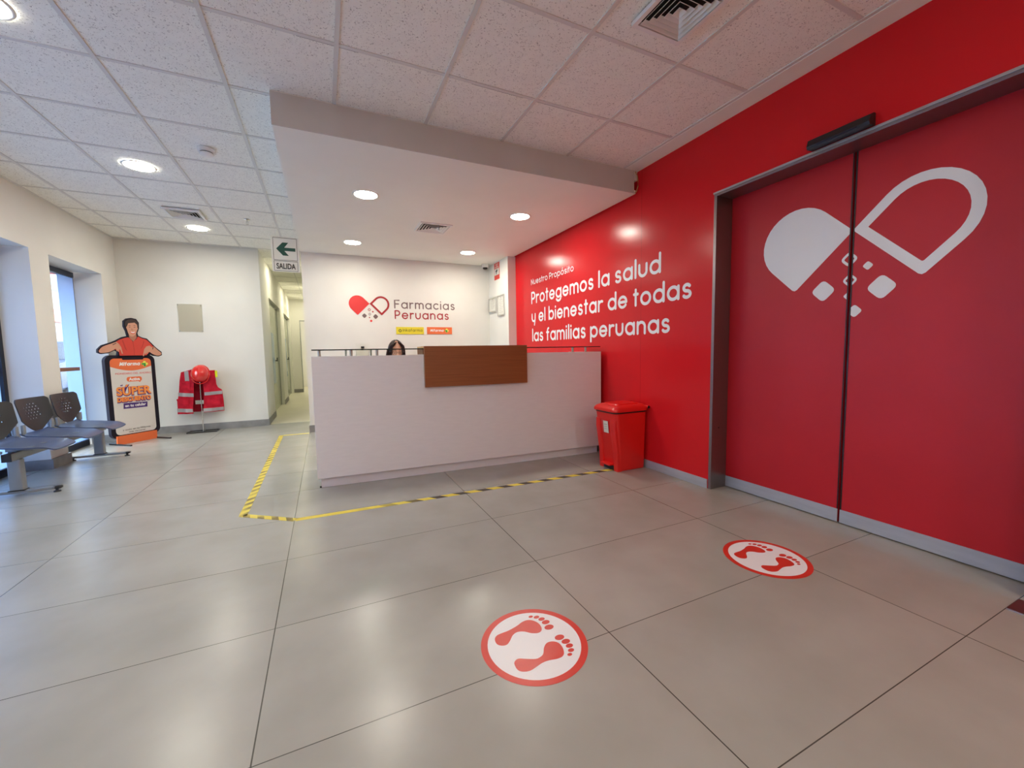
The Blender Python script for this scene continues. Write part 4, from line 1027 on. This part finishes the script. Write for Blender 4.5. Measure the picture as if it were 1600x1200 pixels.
SIL = [(.135, 1.10), (.150, 1.185), (.124, 1.205), (.049, 1.165), (-.02, 1.156), (-.058, 1.175), (-.054, 1.215), (-.008, 1.265), (.090, 1.302), (.140, 1.326), (.215, 1.372), (.272, 1.388), (.262, 1.45), (.240, 1.51), (.244, 1.58), (.280, 1.613), (.33, 1.624), (.385, 1.613), (.412, 1.565), (.408, 1.49), (.385, 1.43), (.392, 1.395), (.436, 1.372), (.490, 1.360), (.540, 1.302), (.572, 1.262), (.612, 1.220), (.658, 1.180), (.658, 1.135), (.620, 1.118), (.56, 1.126), (.52, 1.15), (.48, 1.10)]
P_('figure_board', SIL, 'phone', .03, .029, lab='black edged board cut to the outline of a man')
face('printed_neck', NECK, 'skin2', 2); face('printed_shirt', SHIRT, 'shirt', 3); face('printed_face', FACE, 'skin', 3, 3); face('printed_hair', HAIR, 'hairprint', 4)
face('printed_arm', LARM, 'skin', 4, 3); face('printed_arm', RARM, 'skin', 4, 3); face('printed_hand', LHAND, 'skin', 5); face('printed_hand', RHAND, 'skin', 5)
face('printed_shade', [(.318, 1.31), (.326, 1.31), (.332, 1.22), (.328, 1.14), (.322, 1.14), (.324, 1.22)], 'shirt2', 4); face('printed_shade', [(.20, 1.33), (.215, 1.335), (.235, 1.25), (.25, 1.19), (.228, 1.22)], 'shirt2', 4); face('printed_shade', [(.445, 1.33), (.455, 1.32), (.43, 1.25), (.40, 1.21), (.425, 1.26)], 'shirt2', 4)
face('printed_brow', [(.283, 1.520), (.300, 1.528), (.318, 1.522), (.300, 1.522)], 'hairprint', 5); face('printed_brow', [(.338, 1.522), (.356, 1.529), (.374, 1.522), (.356, 1.523)], 'hairprint', 5)
face('printed_eye', [(.288, 1.502), (.300, 1.508), (.314, 1.503), (.300, 1.500)], 'hairprint', 5); face('printed_eye', [(.343, 1.503), (.356, 1.508), (.370, 1.502), (.356, 1.500)], 'hairprint', 5)
face('printed_nose', [(.322, 1.492), (.329, 1.470), (.340, 1.467), (.336, 1.463), (.318, 1.463), (.316, 1.468)], 'skin2', 5)
face('printed_mouth', [(.298, 1.448), (.330, 1.443), (.363, 1.450), (.350, 1.425), (.330, 1.416), (.311, 1.424)], 'logored', 5, 3); face('printed_teeth', [(.303, 1.445), (.330, 1.440), (.358, 1.446), (.346, 1.431), (.330, 1.427), (.315, 1.431)], 'white', 6, 3)
bm = B(); cyl(bm, (.099, -.004, 1.270), (.137, -.004, 1.292), .004, seg=8); cyl(bm, (.545, -.004, 1.215), (.555, -.004, 1.245), .004, seg=8); obj('printed_bracelet', bm, M['ink'], ad)
for xx in (.045, .505):
    obj('foot', bx((xx - .012, -.26, 0), (xx + .012, .12, .018), .004), M['blackmetal'], ad)

# ------------------------------------------------------------------ corridor doors
for k, (a, b) in enumerate(((8.47, 10.42), (11.42, 13.35))):
    bm = B(); box(bm, (-.925, a, 2.10), (-.905, b, 2.14)); box(bm, (-.925, a, 0), (-.905, a + .012, 2.10)); box(bm, (-.925, b - .012, 0), (-.905, b, 2.10))
    d = struct('door_%d' % (3 + k), bm, M['greymetal'])
    mid = a + (b - a) * .62
    obj('glass_leaf', bx((-.92, a + .014, .01), (-.91, mid - .004, 2.095)), M['doorglass'], d)
    obj('glass_panel', bx((-.92, mid + .004, .01), (-.91, b - .014, 2.095)), M['doorglass'], d)
    obj('film_panel', bx((-.9095, a + .10, .55), (-.9085, mid - .10, 1.55)), M['frost'], d)
    bm = B(); cyl(bm, (-.91, mid - .06, 1.0), (-.875, mid - .06, 1.0), .012, seg=12); cyl(bm, (-.875, mid - .06, .985), (-.875, mid - .06, 1.06), .010, seg=12); obj('handle', bm, M['black'], d)
bm = B(); box(bm, (-.61, 13.585, 0), (-.595, 13.765, 2.13)); box(bm, (-.595, 13.585, 2.115), (-.225, 13.765, 2.13)); struct('door_5', bm, M['greymetal'])

# ------------------------------------------------------------------ receptionist
SKR = [  # chain of joints: (name, parent, (x, y, z), radius)   local, seated facing -y
 ('pelvis', None, (0, .06, .52), .125), ('waist', 'pelvis', (0, .05, .66), .105), ('chest', 'waist', (0, .02, .82), .120), ('neckbase', 'chest', (0, -.01, .965), .062), ('neck', 'neckbase', (0, -.035, 1.03), .046), ('skull', 'neck', (0, -.055, 1.10), .060),
 ('shL', 'neckbase', (.135, .0, .93), .050), ('elL', 'shL', (.190, -.09, .74), .036), ('wrL', 'elL', (.120, -.30, .785), .024), ('paL', 'wrL', (.105, -.37, .785), .026),
 ('shR', 'neckbase', (-.135, .0, .93), .050), ('elR', 'shR', (-.190, -.09, .74), .036), ('wrR', 'elR', (-.120, -.30, .785), .024), ('paR', 'wrR', (-.105, -.37, .785), .026),
 ('hiL', 'pelvis', (.090, .0, .50), .085), ('knL', 'hiL', (.105, -.38, .50), .056), ('anL', 'knL', (.105, -.36, .10), .036), ('toL', 'anL', (.110, -.50, .035), .030),
 ('hiR', 'pelvis', (-.090, .0, .50), .085), ('knR', 'hiR', (-.105, -.38, .50), .056), ('anR', 'knR', (-.105, -.36, .10), .036), ('toR', 'anR', (-.110, -.50, .035), .030)]
for s_, nm in ((1, 'L'), (-1, 'R')):
    base = Vector((.105 * s_, -.37, .785))
    for f_, (dx, ln) in enumerate(((-.028, .060), (-.010, .072), (.010, .068), (.028, .054))):
        SKR.append(('f%d%sa' % (f_, nm), 'pa' + nm, (base.x + dx * s_, base.y - .045, base.z + .004), .0095))
        SKR.append(('f%d%sb' % (f_, nm), 'f%d%sa' % (f_, nm), (base.x + dx * s_ * 1.1, base.y - .045 - ln * .5, base.z - .002), .0085))
        SKR.append(('f%d%sc' % (f_, nm), 'f%d%sb' % (f_, nm), (base.x + dx * s_ * 1.15, base.y - .045 - ln, base.z - .016), .0072))
    SKR.append(('t%sa' % nm, 'pa' + nm, (base.x - .040 * s_, base.y - .010, base.z - .004), .010)); SKR.append(('t%sb' % nm, 't%sa' % nm, (base.x - .056 * s_, base.y - .042, base.z - .010), .0085))
def remeshed(bm, vox, sm=4):
    t = obj('t', bm, M['skinreal']); r_ = t.modifiers.new('r', 'REMESH'); r_.mode = 'VOXEL'; r_.voxel_size = vox
    q = t.modifiers.new('s', 'SMOOTH'); q.iterations = sm; q.factor = .5
    bpy.context.view_layer.update()
    me = bpy.data.meshes.new_from_object(t.evaluated_get(bpy.context.evaluated_depsgraph_get())); bpy.data.objects.remove(t, do_unlink=True)
    me.materials.clear()
    for p in me.polygons: p.use_smooth = True
    return me
def limbs(chain, infl=0.0):
    """tapered limbs between joints, to be fused into one surface"""
    bm = B(); P = {c[0]: (Vector(c[2]), c[3] + infl) for c in chain}
    for nme, par, co, r in chain:
        a, ra = P[nme]
        sx_ = 1.22 if nme in ('chest', 'waist', 'pelvis') else 1
        bmesh.ops.create_uvsphere(bm, u_segments=20, v_segments=14, radius=ra, matrix=Matrix.Translation(a) @ Matrix.Diagonal((sx_, 1, 1, 1)))
        if par and par in P:
            b, rb = P[par]
            if (a - b).length > 1e-4:
                st = len(bm.verts); cyl(bm, b, a, rb, ra, seg=20)
    return bm
pr = thing('person', 'person with long dark centre-parted hair and glasses seated behind the counter', 'person', (.712, 4.62, 0), .06)
HC = Vector((0, -.060, 1.136)); TILT = Matrix.Translation(HC) @ Matrix.Rotation(math.radians(16), 4, 'X')
def headpt(v): return TILT @ Vector(v)
bm = limbs(SKR)
hb = B(); bmesh.ops.create_uvsphere(hb, u_segments=40, v_segments=30, radius=1)
for v in hb.verts:      # cranium narrowing to a jaw; face looks to -y
    x, y, z = v.co
    k = 1.0 if z > -.1 else 1 - .34 * (-z - .1) / .9
    jaw = (-.012 if (z < -.2 and y < 0) else 0)
    nx_, ny_, nz_ = x * .073 * k, y * (.094 if y > 0 else .088) * (1 if z > 0 else 1 - .12 * -z) + jaw, z * (.110 if z > 0 else .118)
    nose = .020 * math.exp(-(nx_ / .011) ** 2) * math.exp(-((nz_ + .028) / .020) ** 2) * (y < -.3)
    sock = .010 * (math.exp(-((nx_ - .030) / .016) ** 2) + math.exp(-((nx_ + .030) / .016) ** 2)) * math.exp(-((nz_ - .002) / .012) ** 2) * (y < -.3)
    lips = .005 * math.exp(-(nx_ / .020) ** 2) * math.exp(-((nz_ + .063) / .007) ** 2) * (y < -.3)
    v.co = (nx_, ny_ - nose + sock - lips, nz_)
for s_ in (-1, 1):
    r_ = bmesh.ops.create_uvsphere(hb, u_segments=12, v_segments=10, radius=1, matrix=Matrix.Translation((s_ * .074, .008, -.012)) @ Matrix.Rotation(s_ * .35, 4, 'Z') @ Matrix.Diagonal((.008, .018, .030, 1)))
xf(hb, TILT); me = bpy.data.meshes.new('x'); hb.to_mesh(me); hb.free(); bm.from_mesh(me); bpy.data.meshes.remove(me)
me = remeshed(bm, .0045, 3); me.materials.append(M['skinreal'])
bo = bpy.data.objects.new('body', me); COL.objects.link(bo); bo.parent = pr
for p in me.polygons: p.use_smooth = True
# eyes, brows, lips, glasses
bm = B()
for s_ in (-1, 1): bmesh.ops.create_uvsphere(bm, u_segments=14, v_segments=10, radius=.0115, matrix=TILT @ Matrix.Translation((s_ * .030, -.071, .002)))
obj('eyes', bm, M['paper'], pr, smooth=80)
bm = B()
for s_ in (-1, 1): bmesh.ops.create_uvsphere(bm, u_segments=14, v_segments=10, radius=.0062, matrix=TILT @ Matrix.Translation((s_ * .030, -.0765, -.005)))
obj('irises', bm, M['hairprint'], pr, smooth=80)
bm = B()
for s_ in (-1, 1): tube(bm, [headpt((s_ * (.014 + .036 * t), -.084 + .018 * t * t, .024 + .006 * math.sin(PI * t))) for t in (0, .25, .5, .75, 1)], [.0015, .0028, .003, .0026, .001], 6)
obj('eyebrows', bm, M['hair'], pr)
bm = B()
for s_ in (-1, 1):     # upper lids lowered over eyes that read something on the desk
    r_ = bmesh.ops.create_uvsphere(bm, u_segments=16, v_segments=12, radius=.0132, matrix=TILT @ Matrix.Translation((s_ * .030, -.0712, .0022)))
    cut = [v for v in r_['verts'] if (TILT.inverted() @ v.co).z < -.0015]
    bmesh.ops.delete(bm, geom=cut, context='VERTS')
obj('eyelids', bm, M['skinreal'], pr, smooth=80)
bm = B(); tube(bm, [headpt((x, -.086 + 6 * x * x, -.063)) for x in (-.022, -.011, 0, .011, .022)], [.001, .004, .0048, .004, .001], 8); obj('lips', bm, M['logodark'], pr, smooth=60)
bm = B()
for s_ in (-1, 1):
    tube(bm, [headpt((s_ * .032 + .024 * math.cos(a * PI / 10), -.098 + .006 * abs(math.cos(a * PI / 10)), .000 + .018 * math.sin(a * PI / 10))) for a in range(20)], .0014, 6, closed=True)
    tube(bm, [headpt((s_ * .056, -.090, .004)), headpt((s_ * .074, -.06, .004)), headpt((s_ * .077, .0, .0))], .0013, 6)
tube(bm, [headpt((-.008, -.099, .004)), headpt((0, -.102, .006)), headpt((.008, -.099, .004))], .0014, 6); obj('glasses', bm, M['lens'], pr)
# hair: shell over the cranium with a centre parting, falling in two long sides
def hair_mesh():
    bm = B(); nu, nv = 56, 34; g = {}
    for j in range(nv + 1):
        v = j / nv
        for i in range(nu + 1):
            a = math.radians(-136 + 272 * i / nu) + PI / 2   # open towards the face (-y)
            for key, o_ in ((0, 0), (1, -.007)):
                if v < .45:
                    phi = (1 - (v / .45)) * (PI / 2 - .03)
                    x, y, z = (.083 + o_) * math.cos(a) * math.cos(phi), (.104 + o_) * math.sin(a) * math.cos(phi), (.119 + o_) * math.sin(phi)
                    p = headpt((x * (1 + .012 * math.sin(a * 37)), y, z - .004 * math.exp(-(x / .006) ** 2)))
                else:
                    t = (v - .45) / .55; q = headpt(((.083 + o_) * math.cos(a), (.104 + o_) * math.sin(a), 0))
                    p = Vector((q.x * (1 + .42 * t * (1 - .35 * t)), q.y + .02 * t + (.05 * t if math.sin(a) < 0 else 0), q.z - .34 * t))
                    p.x += .004 * math.sin(a * 31 + t * 3); p.y += .004 * math.cos(a * 29)
                g[i, j, key] = bm.verts.new(p)
    for i in range(nu):
        for j in range(nv):
            bm.faces.new((g[i, j, 0], g[i, j + 1, 0], g[i + 1, j + 1, 0], g[i + 1, j, 0])); bm.faces.new((g[i, j, 1], g[i + 1, j, 1], g[i + 1, j + 1, 1], g[i, j + 1, 1]))
    rim = [(i, 0) for i in range(nu)] + [(nu, j) for j in range(nv)] + [(i, nv) for i in range(nu, 0, -1)] + [(0, j) for j in range(nv, 0, -1)]
    for k in range(len(rim)):
        a, b = rim[k], rim[(k + 1) % len(rim)]; bm.faces.new((g[(*a, 0)], g[(*a, 1)], g[(*b, 1)], g[(*b, 0)]))
    return bm
obj('hair', hair_mesh(), M['hair'], pr, smooth=60)
# front locks sweeping from the parting over the temples
bm = B()
for s_ in (-1, 1):
    for k in range(7):
        x0 = .002 + .003 * k
        tube(bm, [headpt((s_ * (x0 + .004), -.044 - .004 * k, .104 - .003 * k)), headpt((s_ * (.034 + .003 * k), -.070 + .001 * k, .096 - .006 * k)), headpt((s_ * (.068 + .001 * k), -.050 + .003 * k, .060 - .005 * k)), headpt((s_ * .085, -.024 + .004 * k, .01)), headpt((s_ * .096, -.014 + .004 * k, -.07)), headpt((s_ * .100, -.01, -.15))], [.004, .009, .011, .011, .010, .006], 8)
obj('front_hair', bm, M['hair'], pr, smooth=60)
# blouse and trousers as inflated copies of the limb chains
CH = [c for c in SKR if c[0] in ('pelvis', 'waist', 'chest', 'neckbase', 'shL', 'elL', 'shR', 'elR')]
me = remeshed(limbs(CH, .014), .009, 6); me.materials.append(M['shirtblue']); o = bpy.data.objects.new('blouse', me); COL.objects.link(o); o.parent = pr
for p in me.polygons: p.use_smooth = True
CH = [c for c in SKR if c[0] in ('pelvis', 'hiL', 'knL', 'anL', 'hiR', 'knR', 'anR')]
me = remeshed(limbs(CH, .012), .009, 6); me.materials.append(M['trouser']); o = bpy.data.objects.new('trousers', me); COL.objects.link(o); o.parent = pr
for p in me.polygons: p.use_smooth = True
oc = thing('office_chair', 'black office chair hidden behind the counter under the seated person', 'chair', (.735, 4.70, 0), .12)
obj('seat', bx((-.23, -.25, .33), (.23, .20, .37), .02, 3), M['black'], oc); obj('backrest', bx((-.21, .20, .50), (.21, .24, .80), .02, 3), M['black'], oc)
bm = B(); cyl(bm, (0, 0, .07), (0, 0, .33), .025, seg=16); obj('gas_column', bm, M['chrome'], oc)
bm = B(); box(bm, (-.02, .19, .34), (.02, .205, .55)); obj('back_arm', bm, M['black'], oc)
for k in range(5):
    a = 2 * PI * k / 5; bm = B(); tube(bm, [(0, 0, .075), (.26 * math.cos(a), .26 * math.sin(a), .055)], [.02, .012], 8); cyl(bm, (.26 * math.cos(a), .26 * math.sin(a), 0), (.26 * math.cos(a), .26 * math.sin(a), .05), .018, seg=12); obj('star_leg', bm, M['black'], oc)

# ------------------------------------------------------------------ outside the windows
struct('ground', bx((-30, -14, -.14), (-2.84, 34, -.02)), M['asphalt'])
bd = thing('shop_building', 'white shop building with a red band across the street', 'building', (-13.0, 22, 0), 0)
obj('wall', bx((-4, -10, -.02), (0, 12, 9), 0), M['facade'], bd)
obj('sign_band', bx((0, -10, 3.1), (.15, 12, 3.7)), M['redvinyl'], bd)['label'] = 'red fascia band'
for k in range(6): 
    wd_ = obj('window', bx((0, -9 + 3.4 * k, .7), (.06, -6.8 + 3.4 * k, 2.6)), M['carglass'], bd)
for k in range(6): obj('window', bx((0, -9 + 3.4 * k, 4.8), (.06, -7.4 + 3.4 * k, 6.4)), M['carglass'], bd)
aw = thing('awning', 'red awning over the outside of the second window', 'awning', (-2.86, 6.2, 2.30)); obj('canopy', bx((-.9, -1.0, -.12), (0, 1.0, -.06)), M['redvinyl'], aw); obj('bracket', bx((-.85, -.95, -.06), (0, -.92, 0)), M['darkframe'], aw); obj('bracket', bx((-.85, .92, -.06), (0, .95, 0)), M['darkframe'], aw)
car = thing('pickup_truck', 'dark blue parked vehicle seen through the window slit', 'car', (-7.2, 16.0, -.02), PI / 2 + .15)
def prof(bm, pts, y0, y1):
    a = [bm.verts.new((x, y0, z)) for x, z in pts]; b = [bm.verts.new((x, y1, z)) for x, z in pts]; n = len(pts)
    f = bm.faces.new(a); g_ = bm.faces.new(b[::-1])
    for i in range(n): bm.faces.new((a[i], a[(i + 1) % n], b[(i + 1) % n], b[i]))
    return bm
bm = prof(B(), [(-2.3, .35), (2.3, .35), (2.35, .75), (2.2, 1.0), (1.0, 1.05), (.35, 1.58), (-1.1, 1.60), (-1.3, 1.05), (-2.35, 1.05)], -.9, .9); bmesh.ops.bevel(bm, geom=bm.edges[:], offset=.05, segments=2, affect='EDGES'); obj('body', bm, M['carpaint'], car, smooth=40)
bm = B()
for s_ in (-1, 1): prof(bm, [(.78, 1.10), (.30, 1.50), (-.2, 1.52), (-.2, 1.10)], s_ * .905, s_ * .915); prof(bm, [(-.3, 1.10), (-.3, 1.52), (-1.0, 1.52), (-1.15, 1.10)], s_ * .905, s_ * .915)
obj('side_windows', bm, M['carglass'], car)
bm = B(); prof(bm, [(.99, 1.08), (.40, 1.55), (.43, 1.57), (1.03, 1.08)], -.75, .75); prof(bm, [(-1.12, 1.55), (-1.27, 1.12), (-1.30, 1.12), (-1.15, 1.57)], -.75, .75); obj('windscreens', bm, M['carglass'], car)
for x in (-1.5, 1.5):
    for s_ in (-1, 1):
        wh = obj('wheel', cyl(B(), (x, s_ * .72, .36), (x, s_ * .94, .36), .36, seg=28), M['tyre'], car, smooth=40)
        obj('hubcap', cyl(B(), (x, s_ * .941, .36), (x, s_ * .955, .36), .22, seg=20), M['chrome'], wh)
bm = B()
for s_ in (-1, 1): box(bm, (2.28, s_ * .6 - .16, .72), (2.38, s_ * .6 + .16, .90), .02); box(bm, (-2.40, s_ * .75 - .08, .7), (-2.33, s_ * .75 + .08, .98), .02)
obj('lamps', bm, M['white'], car); obj('bumper', box(bx((2.30, -.85, .38), (2.45, .85, .56), .03), (-2.48, -.85, .38), (-2.32, .85, .56), .03), M['greymetal'], car)
